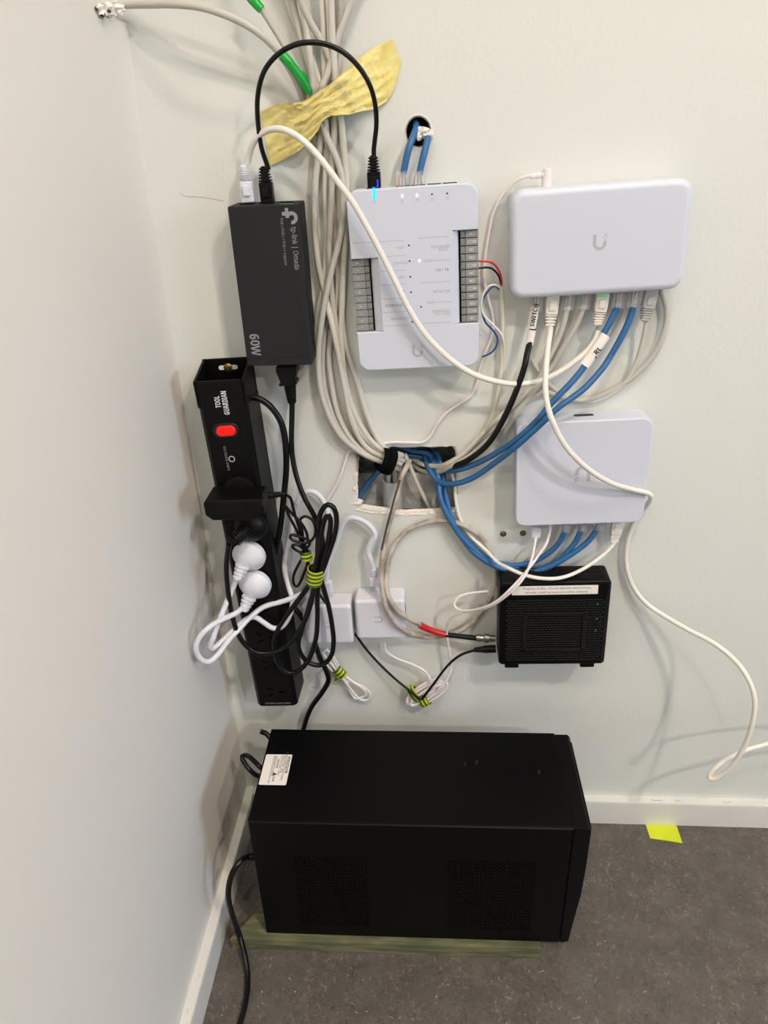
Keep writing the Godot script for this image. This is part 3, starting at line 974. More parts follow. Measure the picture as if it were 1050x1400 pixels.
func power_strip() -> void:
	var t := thing("power_strip", "long black eight-outlet power strip with a glowing red switch", "power strip", Vector3(62.9, 440.8, 0), 2.37)
	var w := 50.2
	var hh := 208.1
	# section across the strip, drawn out along it
	var sec := PackedVector2Array([Vector2(-w / 2 - 1.5, 1), Vector2(w / 2 + 1.5, 1), Vector2(w / 2, 41), Vector2(w / 2 - 4, 45), Vector2(-w / 2 + 4, 45), Vector2(-w / 2, 41)])
	var xf := Transform3D(Basis(Vector3(1, 0, 0), Vector3(0, 0, 1), Vector3(0, -1, 0)), Vector3.ZERO)
	var b := MB.new()
	prism(b, sec, -(hh - 26), hh, 1.5, 2, xf)
	put(b, "housing", M.black_plastic, t)
	# the open end: back plate and three walls round a hollow
	var e := MB.new()
	box(e, Vector3(0, hh - 10, 2), Vector3(w + 2, 42, 2.5), 0.5)
	box(e, Vector3(0, hh - 13, 43.7), Vector3(w - 5, 27, 2.6), 0.8)
	for s in [-1, 1]:
		var side := PackedVector2Array([Vector2(1, hh - 27), Vector2(44, hh - 27), Vector2(44.5, hh), Vector2(1, hh + 11)])
		prism(e, side, -1.3, 1.3, 0.5, 2, Transform3D(Basis(Vector3(0, 0, 1), Vector3(0, 1, 0), Vector3(-1, 0, 0)), Vector3(s * (w / 2 - 0.8), 0, 0)), 0.5)
	put(e, "open_end", M.black_plastic, t)
	var sl := MB.new()
	prism(sl, rr(20, 4.6, 2.2), 3.2, 3.6, 0, 1, Transform3D(Basis.IDENTITY, Vector3(0, hh + 1.5, 0)))
	put(sl, "mounting_slot", M.label_white, t)
	var sb := MB.new()
	lathe(sb, [Vector2(0, 0), Vector2(4.4, 0), Vector2(4.4, 1.2), Vector2(3, 2.4), Vector2(0.8, 2.4), Vector2(0, 1.6)], 16, orient(Vector3(0, hh + 1.5, 3.6), Vector3(0, 0, 1), Vector3(0, 1, 0)))
	put(sb, "mounting_screw", M.brass, t)
	text(t, "TOOL", 5.6, loc(t, Vector3(51.0, 627.6, 45.0)), M.print_light, 90, true, 0.62)
	text(t, "GUARDIAN", 5.6, loc(t, Vector3(58.6, 626.4, 45.0)), M.print_light, 90, true, 0.62)
	text(t, "SURGE PROTECTED", 1.9, loc(t, Vector3(52.1, 566.5, 45.0)), M.print_grey, 90)
	var swc := loc(t, Vector3(55.9, 597.8, 45.0))
	var bz := MB.new()
	prism(bz, rr(27, 15.5, 7.6, 8), -0.5, 1.6, 1.0, 3, Transform3D(Basis.IDENTITY, swc))
	put(bz, "switch_surround", M.black_gloss, t)
	var rk := MB.new()
	prism(rk, rr(20, 11, 5.4, 8), 1.0, 4.2, 1.8, 4, Transform3D(Basis(Vector3(0, 1, 0), 0.12), swc))
	put(rk, "rocker_switch", M.switch_red, t)
	var rg := MB.new()
	lathe(rg, [Vector2(2.5, 0), Vector2(3.4, 0), Vector2(3.4, 0.4), Vector2(2.5, 0.4), Vector2(2.5, 0)], 18, orient(loc(t, Vector3(57.4, 566.1, 45.0)), Vector3(0, 0, 1), Vector3(0, 1, 0)))
	put(rg, "reset_ring", M.mark_grey, t)
	for p in [Vector3(62.0, 410.4, 45.0), Vector3(65.7, 376.4, 45.0), Vector3(68.0, 337.9, 45.0), Vector3(70.3, 297.8, 45.0), Vector3(71.8, 255.9, 45.0)]:
		var c := loc(t, p)
		var o := MB.new()
		for q in [[-7.0, 5.0, 0.55], [-7.0, -5.0, -0.55]]:
			prism(o, rr(7.5, 1.9, 0.2, 2), -0.2, 0.12, 0, 1, Transform3D(Basis(Vector3(0, 0, 1), -q[2]), c + Vector3(q[0], q[1], 0)))
		prism(o, rr(6.5, 2.4, 0.2, 2), -0.2, 0.12, 0, 1, Transform3D(Basis.IDENTITY, c + Vector3(7, 0, 0)))
		put(o, "outlet", M.void, t)
	text(t, "10A MAX LOAD 2400W", 1.8, loc(t, Vector3(72.7, 237.7, 45.0)), M.print_faint, 0)

func modem() -> void:
	var w := 121.0
	var h := 114.5
	var t := thing("cable_modem", "black vented modem on two feet with a white printed notice across its top", "modem", Vector3(399, 361.6, 0), 1.7)
	slab_part(t, "body", M.black_plastic, w, h, 5, 14, 46, 3)
	box_part(t, "wall_bracket", M.black_plastic, Vector3(0, 0, 7), Vector3(70, 80, 14), 1)
	# front grille: brick-laid louvres, a raised square frame over them
	var g := MB.new()
	var gx := 40.0
	for j in 26:
		var y := h / 2 - 24 - j * 3.3
		for i in 28:
			var x := -w / 2 + 9 + i * 3.95 + (1.9 if j % 2 else 0.0)
			if x < w / 2 - 7:
				box(g, Vector3(x, y, 46.3), Vector3(2.9, 1.5, 1.6), 0.35)
	var gr := put(g, "grille", M.grille_black, t)
	gr.set_meta("kind", "stuff")
	var tg := MB.new()
	for j in 6:
		for i in 26:
			box(tg, Vector3(-w / 2 + 9 + i * 4.1 + (2 if j % 2 else 0), h / 2 + 0.2, 18 + j * 4.0), Vector3(3.0, 0.8, 1.6), 0.2)
	var tgo := put(tg, "top_grille", M.black_gloss, t)
	tgo.set_meta("kind", "stuff")
	var fr := MB.new()
	var fc := loc(t, Vector3(399.9, 352.4, 47.0))
	for s in [-1, 1]:
		box(fr, Vector3(fc.x + s * 33, fc.y, 47.2), Vector3(4.5, 54, 2.4), 1.0)
		box(fr, Vector3(fc.x, fc.y + s * 25, 47.2), Vector3(70, 4.5, 2.4), 1.0)
	put(fr, "raised_frame", M.black_gloss, t)
	box_part(t, "upper_band", M.black_plastic, Vector3(0, h / 2 - 11, 46.2), Vector3(w - 8, 16, 1.2), 0.4)
	box_part(t, "edge_band", M.black_gloss, Vector3(w / 2 - 3.4, 0, 45.5), Vector3(5, h - 8, 2.4), 0.8)
	for p in [Vector3(356.0, 289.9, 32.0), Vector3(442.7, 288.2, 32.0)]:
		var c := loc(t, p)
		box_part(t, "foot", M.black_plastic, Vector3(c.x, -h / 2 - 2, 32), Vector3(16, 6, 26), 1)
	var lc := loc(t, Vector3(396.9, 408.8, 47.2))
	var lb := MB.new()
	prism(lb, rr(93, 11.5, 0.8), 46.8, 47.1, 0, 1, Transform3D(Basis.IDENTITY, Vector3(lc.x, lc.y, 0)))
	var lo := put(lb, "notice", M.label_white, t)
	text(lo, "Property of nbn – Do not take this device if you", 2.5, Vector3(lc.x + 2, lc.y + 2.5, 47.1), M.print_dark, 0, false, 1.02)
	text(lo, "relocate, it will not work at another address.", 2.5, Vector3(lc.x + 2, lc.y - 2.6, 47.1), M.print_dark, 0, false, 1.02)
	var li := MB.new()
	for p in [Vector3(444.8, 390.8, 47.0), Vector3(446.0, 371.1, 47.0), Vector3(446.4, 355.0, 47.0)]:
		prism(li, circle(0.7, 8), -0.2, 0.4, 0, 1, Transform3D(Basis.IDENTITY, loc(t, p)))
	put(li, "indicator", M.led_green, t)

func adapters() -> void:
	for k in 2:
		var c: Vector3 = [Vector3(202.2, 351.6, 27.0), Vector3(139.4, 343.5, 27.0)][k]
		var t := thing("power_adapter", ["white square power adapter with a sideways U mark, standing below the old cable loop", "white square power adapter half hidden behind the black cord bundle"][k], "power adapter", Vector3(c.x, c.y, 0), 1.0, "white power adapters")
		slab_part(t, "body", M.cool_white, 58.5, 56, 4.5, 1, 27, 4.0, Vector3.ZERO, 5)
		u_mark(t, Vector3(-2 if k == 0 else 2, 1, 27), 9, M.mark_grey, 90, 0.75)
		if k == 0:
			box_part(t, "side_slot", M.void, Vector3(29.3, 4, 13), Vector3(0.6, 14, 3))

func wall_bits() -> void:
	for k in 2:
		var p: Vector3 = [Vector3(342.9, 452.8, 0.0), Vector3(364.9, 453.8, 0.0)][k]
		var t := thing("wall_screw", ["small dark screw in the wall left of the gateway's white lead", "small dark screw in the wall just under the gateway, between its leads"][k], "screw", p, 0, "screws in the wall")
		screw(t, p, 2.6, M.brass, "head")
		var a := MB.new()
		lathe(a, [Vector2(0, -0.4), Vector2(3.6, -0.4), Vector2(3.6, 0.2), Vector2(0, 0.2)], 14, orient(p, Vector3(0, 0, 1), Vector3(0, 1, 0)))
		put(a, "anchor", M.dark_steel, t, true)
	# masking tape over the bundle
	var top := smooth([Vector3(113.2, 878.8, 1.0), Vector3(130.4, 884.3, 6.0), Vector3(150.1, 884.5, 17.0), Vector3(166.1, 890.2, 24.0), Vector3(183.4, 899.7, 24.0), Vector3(193.6, 908.1, 18.0), Vector3(203.5, 916.2, 8.0), Vector3(215.0, 923.1, 2.0), Vector3(230.5, 928.8, 1.0)], 6.0)
	var bot := smooth([Vector3(116.5, 835.5, 1.0), Vector3(131.0, 841.2, 4.0), Vector3(149.4, 849.2, 15.0), Vector3(164.9, 861.9, 22.0), Vector3(173.5, 872.1, 24.0), Vector3(191.6, 873.7, 23.0), Vector3(203.0, 876.3, 9.0), Vector3(214.1, 878.3, 3.0), Vector3(227.5, 886.7, 1.0), Vector3(237.5, 910.7, 1.0)], 6.0)
	var mb := MB.new()
	var nu := 90
	var nv := 30
	var nz := noise(0.055, 91, 3)
	var g := []
	for i in nu + 1:
		var row := []
		for j in nv + 1:
			var f := float(i) / nu
			var a := top[int(round(f * (top.size() - 1)))]
			var b := bot[int(round(f * (bot.size() - 1)))]
			var p := a.lerp(b, float(j) / nv)
			var amp := 0.5 + 1.6 * sin(PI * clampf(f * 1.1, 0, 1))
			p.z += amp * (absf(nz.get_noise_2d(p.x * 0.35 + p.y * 0.2, (p.y - p.x * 0.55) * 1.5)) * 3.0 + 0.2)
			p.z = maxf(p.z, 0.5)
			row.append(p)
		g.append(row)
	for i in nu:
		for j in nv:
			var a: Vector3 = g[i][j]
			var b: Vector3 = g[i][j + 1]
			var c: Vector3 = g[i + 1][j + 1]
			var d: Vector3 = g[i + 1][j]
			mb.quad(a, b, c, d)
			var k := Vector3(0, 0, 0.18)
			mb.quad(d - k, c - k, b - k, a - k)
			if j == 0: mb.quad(a, d, d - k, a - k)
			if j == nv - 1: mb.quad(c, b, b - k, c - k)
			if i == 0: mb.quad(b, a, a - k, b - k)
			if i == nu - 1: mb.quad(d, c, c - k, d - k)
	var mt := MeshInstance3D.new()
	mt.mesh = finish(mb, Transform3D.IDENTITY, 70.0); mt.material_override = M.masking_tape; mt.name = "masking_tape"
	add_child(mt, true)
	tag(mt, "crumpled yellow masking tape holding the grey cables to the wall", "tape")
	# fluorescent scrap on the floor
	var ft := MB.new()
	var fp := [Vector3(556.2, 0.6, 9.6), Vector3(597.8, 0.6, 10.6), Vector3(597.5, 0.6, 40.6), Vector3(577.8, 0.6, 37.1), Vector3(556.8, 0.6, 34.4)]
	var poly := PackedVector2Array()
	for q in fp:
		poly.append(Vector2(q.x, -maxf(q.z, 12.2)))
	if Geometry2D.is_polygon_clockwise(poly):
		poly.reverse()
	prism(ft, poly, 0.05, 0.5, 0, 1, Transform3D(Basis(Vector3(1, 0, 0), Vector3(0, 0, -1), Vector3(0, 1, 0)), Vector3.ZERO))
	tag(put(ft, "floor_tape", M.neon_tape), "scrap of fluorescent yellow tape on the floor at the skirting board", "tape")
	# clear cable clip dangling by the power strip
	var cc := thing("cable_clip", "clear plastic cable clip with a ring, by the lower end of the power strip", "clip", Vector3(110.9, 230.3, 4.0))
	var r1 := MB.new()
	var rc := Vector3(108.1, 231.4, 4.0)
	lathe(r1, [Vector2(4.6, -2.5), Vector2(6.2, -2.5), Vector2(6.2, 2.5), Vector2(4.6, 2.5), Vector2(4.6, -2.5)], 20, orient(rc, Vector3(0.15, 0.1, 1), Vector3(0, 1, 0)))
	put(r1, "ring", M.clear_plug, cc, true)
	var r2 := MB.new()
	tube(r2, [Vector3(102.5, 232.5, 4.0), Vector3(111.0, 243.2, 5.0), Vector3(120.3, 254.1, 5.0), Vector3(129.1, 261.6, 4.0)], 1.4, 8)
	put(r2, "arm", M.clear_plug, cc, true)
	# lint and grit
	var rng := RandomNumberGenerator.new()
	rng.seed = 77
	var li := MB.new()
	for k in 130:
		var x := rng.randf_range(20, 620)
		var z := rng.randf_range(16, 330)
		if x > 15 and x < 430 and z < 212:
			z += 215
		var p := Vector3(x, 0.25, z)
		if k % 9 == 0:
			tube(li, [p, p + Vector3(rng.randf_range(-4, 4), 0, rng.randf_range(-2, 2)), p + Vector3(rng.randf_range(-7, 7), 0, rng.randf_range(-3, 3))], 0.22, 4, 8)
		else:
			lump(li, p, Vector3(rng.randf_range(0.3, 0.9), 0.25, rng.randf_range(0.3, 0.9)), k, 0.5)
	var lo := put(li, "grit", M.lint)
	tag(lo, "pale lint and grit scattered over the dark floor", "grit", "", "stuff")
# ---------------------------------------------------------------- plugs and leads
func plugs_and_leads() -> void:
	# wall adapter in the strip, with its thin lead tied up and running on to the modem
	var t := thing("plug_adapter", "black boxy plug-in adapter in the power strip, above the round plugs", "power adapter", Vector3(53.2, 516.6, 60.0))
	var q := [Vector3(34.4, 534.6, 82.0), Vector3(88.9, 537.9, 82.0), Vector3(90.2, 515.5, 82.0), Vector3(35.0, 515.4, 82.0)]
	var c: Vector3 = (q[0] + q[1] + q[2] + q[3]) / 4.0
	c.z = 0
	var hw: float = q[0].distance_to(q[1]) / 2 + 2
	var hv: float = q[0].distance_to(q[3]) / 2 + 2
	var o := PackedVector2Array([Vector2(-hw, -hv + 6), Vector2(-hw + 7, -hv), Vector2(hw - 9, -hv - 1), Vector2(hw + 2, -hv + 6), Vector2(hw + 3, hv - 9), Vector2(hw, hv), Vector2(-hw + 3, hv), Vector2(-hw, hv - 4)])
	var b := MB.new()
	prism(b, o, 50, 83, 3.0, 3, Transform3D(Basis(Vector3(0, 0, 1), 0.02), c))
	put(b, "body", M.black_plastic, t, true)
	b = MB.new()
	prism(b, circle(17, 24), 45.2, 50.5, 0.5, 2, Transform3D(Basis.IDENTITY, c + Vector3(0, 4, 0)))
	put(b, "collar", M.black_gloss, t, true)
	b = MB.new()
	ribbed(b, orient(Vector3(96.2, 535.4, 68.0), Vector3(1, 0.03, -0.15)), 3.6, 2.9, 17, 6)
	put(b, "strain_relief", M.black_rubber, t, true)
	b = MB.new()
	tube(b, [Vector3(114.1, 533.8, 64.0), Vector3(117.2, 529.3, 60.0), Vector3(117.3, 515.9, 52.0), Vector3(117.8, 498.8, 46.0), Vector3(119.8, 483.2, 42.0), Vector3(122.0, 465.7, 40.0), Vector3(125.5, 453.4, 38.0), Vector3(125.4, 441.2, 38.0), Vector3(120.5, 425.5, 36.0), Vector3(113.8, 409.5, 34.0), Vector3(107.7, 401.2, 32.0), Vector3(104.9, 407.2, 32.0), Vector3(107.1, 419.3, 34.0), Vector3(113.7, 433.2, 36.0), Vector3(120.0, 445.9, 38.0), Vector3(122.4, 461.1, 40.0), Vector3(122.8, 480.5, 42.0), Vector3(121.8, 493.3, 44.0), Vector3(127.2, 499.1, 45.0), Vector3(134.7, 495.6, 45.0), Vector3(137.9, 484.9, 45.0), Vector3(135.2, 472.6, 44.0), Vector3(127.5, 466.2, 44.0), Vector3(118.4, 468.2, 46.0), Vector3(110.7, 471.9, 46.0), Vector3(110.3, 476.4, 46.0), Vector3(115.9, 476.4, 46.0), Vector3(126.3, 470.8, 44.0), Vector3(130.4, 466.0, 42.0), Vector3(123.7, 456.4, 40.0), Vector3(117.2, 464.6, 46.0), Vector3(111.5, 463.6, 46.0), Vector3(113.1, 457.8, 44.0), Vector3(121.1, 451.1, 42.0), Vector3(124.5, 441.1, 38.0), Vector3(125.9, 424.3, 34.0), Vector3(128.6, 402.1, 30.0), Vector3(135.1, 382.3, 26.0), Vector3(147.1, 351.1, 14.0), Vector3(167.1, 321.4, 10.0), Vector3(181.9, 294.2, 9.0), Vector3(198.4, 271.3, 10.0), Vector3(216.4, 252.9, 14.0), Vector3(234.6, 239.6, 20.0), Vector3(249.2, 229.3, 24.0), Vector3(252.0, 233.8, 25.0), Vector3(263.8, 253.1, 24.0), Vector3(281.6, 279.8, 20.0), Vector3(296.4, 295.8, 20.0), Vector3(312.7, 305.4, 22.0)], 1.6)
	put(b, "thin_lead", M.black_cable, t, true)
	b = MB.new()
	tube(b, [Vector3(107.4, 512.8, 46.0), Vector3(115.0, 502.3, 46.0), Vector3(122.6, 492.1, 45.0), Vector3(127.5, 478.4, 43.0), Vector3(127.7, 464.5, 41.0)], 1.6)
	tube(b, [Vector3(107.4, 512.8, 46.0), Vector3(111.5, 498.8, 46.0), Vector3(116.2, 484.3, 44.0), Vector3(120.1, 468.7, 42.0), Vector3(121.9, 454.6, 40.0)], 1.6)
	put(b, "tied_loop", M.black_cable, t, true)
	b = MB.new()
	ribbed(b, orient(Vector3(312.7, 305.9, 22.0), Vector3(1, 0.08, 0)), 3.0, 4.4, 13, 5)
	lathe(b, [Vector2(0, 12), Vector2(4.6, 12), Vector2(4.8, 26), Vector2(0, 26)], 14, orient(Vector3(312.7, 305.9, 22.0), Vector3(1, 0.08, 0)))
	put(b, "barrel_plug", M.black_rubber, t, true)
	tape_wrap("narrow yellow and green tape round the thin black adapter lead", "yellow and green ties", Vector3(123.9, 446.5, 39.0), Vector3(0.1, -1, 0), 11, 6.5, 4.5)

	# heavy black lead: injector inlet - coil - black plug in the strip
	t = thing("power_lead", "thick glossy black power lead coiled between the injector and the strip", "power lead", Vector3(118.5, 651.6, 18.0))
	b = MB.new()
	prism(b, PackedVector2Array([Vector2(-10, 0), Vector2(-10.5, -4), Vector2(-7, -16), Vector2(-9, -17.5), Vector2(-9, -19.5), Vector2(9, -18), Vector2(9, -15.5), Vector2(7.5, -14.5), Vector2(10.5, -4), Vector2(10, 0)]), -8, 8, 0.5, 2, orient(Vector3(118.5, 656.1, 18.0), Vector3(-0.02, 1, 0)), 0.5)
	b.uv = b.uv
	put(b, "inlet_plug", M.black_rubber, t, true)
	b = MB.new()
	ribbed(b, orient(Vector3(119.4, 637.2, 18.0), Vector3(0.03, -1, 0.02)), 6.4, 4.8, 21, 6)
	put(b, "strain_relief", M.black_rubber, t, true)
	b = MB.new()
	tube(b, [Vector3(120.0, 615.5, 18.0), Vector3(118.4, 598.0, 20.0), Vector3(116.6, 578.5, 22.0), Vector3(116.2, 561.2, 24.0), Vector3(119.2, 539.3, 28.0), Vector3(126.6, 515.8, 33.0), Vector3(136.5, 494.4, 36.0), Vector3(142.6, 475.6, 38.0), Vector3(143.1, 456.5, 40.0), Vector3(138.1, 432.9, 40.0), Vector3(132.7, 415.5, 40.0), Vector3(127.1, 396.8, 40.0), Vector3(120.2, 373.5, 40.0), Vector3(111.3, 347.4, 40.0), Vector3(105.6, 327.6, 42.0), Vector3(108.1, 313.0, 44.0), Vector3(118.0, 301.7, 46.0), Vector3(131.9, 299.7, 46.0), Vector3(143.2, 311.9, 46.0), Vector3(148.0, 331.4, 46.0), Vector3(147.8, 356.8, 45.0), Vector3(145.2, 383.7, 44.0), Vector3(140.9, 407.8, 43.0), Vector3(137.8, 424.6, 42.0), Vector3(136.6, 443.0, 41.0), Vector3(139.6, 471.5, 42.0), Vector3(142.3, 493.3, 44.0), Vector3(146.7, 506.7, 46.0), Vector3(153.5, 514.1, 47.0), Vector3(159.5, 510.7, 47.0), Vector3(161.7, 497.9, 46.0), Vector3(158.7, 477.8, 45.0), Vector3(151.7, 457.1, 44.0), Vector3(143.6, 434.8, 43.0), Vector3(136.3, 414.9, 42.0), Vector3(133.6, 396.5, 44.0), Vector3(132.1, 369.1, 48.0), Vector3(128.7, 342.6, 50.0), Vector3(120.1, 316.4, 52.0), Vector3(106.5, 297.3, 53.0), Vector3(93.2, 293.5, 54.0), Vector3(83.2, 306.2, 55.0), Vector3(79.5, 327.5, 56.0), Vector3(82.5, 348.6, 56.0), Vector3(92.7, 368.6, 55.0), Vector3(107.7, 389.6, 53.0), Vector3(121.2, 407.4, 50.0), Vector3(130.2, 421.7, 48.0), Vector3(135.5, 441.4, 46.0), Vector3(141.1, 464.1, 45.0), Vector3(145.9, 486.7, 45.0), Vector3(150.7, 499.2, 45.0), Vector3(153.9, 500.0, 45.0), Vector3(154.8, 490.3, 45.0), Vector3(151.0, 469.9, 44.0), Vector3(145.6, 449.6, 44.0), Vector3(138.6, 427.2, 46.0), Vector3(132.4, 413.3, 50.0), Vector3(127.7, 394.8, 56.0), Vector3(120.1, 374.6, 60.0), Vector3(108.0, 354.3, 63.0), Vector3(92.8, 339.8, 66.0), Vector3(76.5, 333.8, 68.0), Vector3(60.3, 337.2, 70.0), Vector3(47.7, 355.2, 72.0), Vector3(42.3, 383.2, 73.0), Vector3(41.4, 420.2, 73.0), Vector3(43.7, 453.0, 73.0), Vector3(50.5, 481.5, 74.0)], 2.85, 12)
	put(b, "jacket", M.black_cable, t, true)
	b = MB.new()
	var ax := Vector3(69.4, 489.9, 46.0)
	lathe(b, [Vector2(0, 0), Vector2(18, 0), Vector2(18.5, 1), Vector2(18.5, 5), Vector2(17, 7), Vector2(13, 13), Vector2(6, 16.5), Vector2(0, 17)], 24, orient(ax, Vector3(-0.12, -0.1, 1), Vector3(0, 1, 0)))
	put(b, "plug", M.black_rubber, t, true)
	b = MB.new()
	ribbed(b, orient(Vector3(67.7, 492.9, 58.0), Vector3(-0.72, -0.62, 0.62)), 8.6, 7.0, 21, 7)
	ribbed(b, orient(Vector3(56.8, 487.8, 71.0), Vector3(-0.4, -0.85, 0.3)), 6.8, 6.0, 8, 2)
	put(b, "cord_grip", M.black_rubber, t, true)
	tape_wrap("wide yellow and green tape round the coil of thick black lead", "yellow and green ties", Vector3(132.5, 423.3, 43.0), Vector3(0.16, 1, 0), 19, 9.5, 11)

	# the strip's own lead, down behind the coil to the power supply
	b = MB.new()
	tube(b, [Vector3(72.4, 626.0, 22.0), Vector3(79.7, 624.4, 22.0), Vector3(88.8, 622.3, 23.0), Vector3(99.4, 613.9, 24.0), Vector3(107.7, 598.0, 24.0), Vector3(110.3, 577.8, 24.0), Vector3(108.5, 546.0, 24.0), Vector3(102.4, 511.3, 24.0), Vector3(94.5, 471.4, 24.0), Vector3(87.7, 445.0, 24.0), Vector3(81.3, 414.7, 24.0), Vector3(83.5, 394.7, 24.0), Vector3(93.3, 374.0, 22.0), Vector3(106.4, 355.3, 22.0), Vector3(118.1, 325.4, 22.0), Vector3(125.8, 293.9, 24.0), Vector3(132.5, 272.5, 24.0), Vector3(133.8, 255.8, 22.0), Vector3(123.3, 231.9, 18.0), Vector3(106.4, 202.3, 14.0), Vector3(93.4, 164.8, 12.0), Vector3(87.8, 133.2, 12.0)], 3.3, 12)
	var sl := put(b, "strip_lead", M.black_cable)
	tag(sl, "thick black lead from the side of the power strip down behind the power supply", "cable")
	# leads behind and below the power supply
	b = MB.new()
	tube(b, [Vector3(54.2, 150.0, 81.0), Vector3(44.5, 153.0, 81.7), Vector3(35.5, 160.0, 79.1), Vector3(27.2, 166.0, 71.9), Vector3(24.7, 170.0, 67.4), Vector3(31.6, 172.0, 67.9), Vector3(41.7, 172.0, 76.0), Vector3(51.0, 168.0, 82.6), Vector3(59.4, 160.0, 83.0)], 3.0, 12)
	tag(put(b, "rear_lead", M.black_cable), "short loop of black lead at the back of the power supply, beside its label", "cable", "")
	b = MB.new()
	tube(b, [Vector3(45.0, 188.8, 43.3), Vector3(52.0, 184.8, 42.9), Vector3(60.0, 179.1, 48.2)], 3.2, 12)
	tag(put(b, "outlet_lead", M.black_cable), "stub of black lead at the far top corner of the power supply", "cable")
	t = thing("floor_lead", "black lead leaving the power supply low on its left and lying on the floor", "cable", Vector3(49.0, 3.4, 244.1))
	b = MB.new()
	tube(b, [Vector3(62.0, 129.3, 179.2), Vector3(54.0, 132.2, 179.8), Vector3(46.0, 135.3, 190.9), Vector3(38.0, 125.1, 201.1), Vector3(33.0, 100.7, 207.3), Vector3(32.0, 63.9, 205.5), Vector3(35.6, 25.0, 205.0), Vector3(45.3, 12.0, 223.4), Vector3(51.5, 4.0, 241.9), Vector3(55.0, 3.6, 266.2), Vector3(53.5, 3.4, 291.9), Vector3(46.7, 3.4, 319.3), Vector3(41.5, 3.4, 371.6), Vector3(56.5, 3.4, 438.4)], 3.3, 12)
	put(b, "jacket", M.black_cable, t, true)
	b = MB.new()
	ribbed(b, orient(Vector3(63.0, 130.6, 179.2), Vector3(-1, 0.05, 0.1)), 5.0, 4.2, 10, 3)
	put(b, "strain_relief", M.black_rubber, t, true)

	# two round white plugs in the strip
	for k in 2:
		t = thing("power_lead", ["white power lead whose round plug sits right under the black plug", "white power lead with the lower of the two round white plugs in the strip"][k], "power lead", [Vector3(59.9, 450.4, 46.0), Vector3(61.2, 412.1, 46.0)][k], 0, "white power leads")
		b = MB.new()
		var pc: Vector3 = [Vector3(63.5, 453.2, 46.0), Vector3(65.8, 416.0, 46.0)][k]
		lathe(b, [Vector2(0, 0), Vector2(17.8, 0), Vector2(18.5, 1), Vector2(18.5, 6), Vector2(17.8, 7), Vector2(13.5, 12.5), Vector2(9.5, 15.6), Vector2(5, 17.2), Vector2(0, 17.6)], 28, orient(pc, Vector3(-0.1, -0.08, 1), Vector3(0, 1, 0)))
		put(b, "plug", M.cool_white, t, true)
		b = MB.new()
		var gp: Vector3 = [Vector3(58.4, 448.0, 62.0), Vector3(60.8, 407.1, 62.0)][k]
		ribbed(b, orient(gp, Vector3(-0.42, -0.85, 0.45)), 8.2, 5.4, 17, 4)
		put(b, "cord_grip", M.cool_white, t, true)
		b = MB.new()
		if k == 0:
			tube(b, [Vector3(54.2, 441.5, 68.0), Vector3(46.1, 423.9, 67.0), Vector3(38.3, 407.4, 74.0), Vector3(30.5, 391.0, 84.0), Vector3(23.5, 373.7, 94.0), Vector3(19.4, 363.4, 95.0), Vector3(21.2, 359.9, 93.0), Vector3(28.1, 361.1, 84.0), Vector3(41.4, 368.9, 70.0), Vector3(52.4, 374.8, 60.0), Vector3(61.2, 372.2, 52.0), Vector3(71.9, 365.6, 54.0), Vector3(81.4, 358.5, 54.0), Vector3(91.4, 360.3, 52.0), Vector3(99.8, 371.4, 46.0), Vector3(103.1, 385.1, 38.0), Vector3(97.7, 400.5, 28.0), Vector3(93.7, 419.2, 20.0), Vector3(97.5, 440.3, 16.0), Vector3(104.2, 462.1, 14.0), Vector3(110.3, 487.1, 12.0), Vector3(115.7, 501.7, 12.0), Vector3(124.6, 511.6, 12.0), Vector3(134.3, 511.6, 12.0), Vector3(141.8, 503.5, 12.0), Vector3(146.5, 488.9, 12.0), Vector3(147.0, 459.2, 12.0), Vector3(141.5, 415.5, 12.0), Vector3(138.7, 384.8, 13.0)], 3.1, 12)
		else:
			tube(b, [Vector3(55.1, 398.9, 70.0), Vector3(47.2, 393.8, 74.0), Vector3(31.9, 393.0, 88.0), Vector3(19.6, 389.8, 101.0), Vector3(10.1, 377.4, 108.0), Vector3(9.7, 362.4, 109.0), Vector3(17.4, 350.2, 105.0), Vector3(26.3, 353.0, 97.0), Vector3(36.7, 363.2, 84.0), Vector3(47.4, 370.0, 70.0), Vector3(57.1, 376.5, 58.0), Vector3(71.0, 383.7, 48.0), Vector3(95.7, 388.8, 42.0), Vector3(112.4, 389.9, 30.0), Vector3(124.6, 394.1, 18.0), Vector3(135.1, 405.7, 14.0), Vector3(147.6, 430.3, 12.0), Vector3(155.7, 451.6, 12.0), Vector3(161.7, 468.6, 12.0), Vector3(169.6, 478.8, 12.0), Vector3(181.1, 478.8, 12.0), Vector3(193.1, 471.0, 13.0), Vector3(199.3, 459.5, 14.0), Vector3(193.9, 449.0, 14.0), Vector3(190.1, 437.5, 14.0), Vector3(193.8, 423.9, 14.0), Vector3(196.2, 410.1, 14.0)], 3.1, 12)
		put(b, "jacket", M.cool_white, t, true)
		b = MB.new()
		if k == 1:
			ribbed(b, orient(Vector3(195.9, 415.1, 14.0), Vector3(0.05, -1, 0)), 4.6, 5.2, 12, 4)
			box(b, Vector3(0, 17, 0), Vector3(14, 14, 9.5), 2.5, orient(Vector3(195.9, 415.1, 14.0), Vector3(0.05, -1, 0)))
			put(b, "inlet_plug", M.cool_white, t, true)
		else:
			box(b, Vector3(0, 6, 0), Vector3(14, 16, 9.5), 2.5, orient(Vector3(139.6, 395.7, 14.0), Vector3(0.0, -1, 0)))
			put(b, "inlet_plug", M.cool_white, t, true)

	# small white leads of the two adapters
	t = thing("adapter_lead", "thin white lead from the right adapter, coiled and up into the gateway", "cable", Vector3(205.1, 305.8, 12.0))
	b = MB.new()
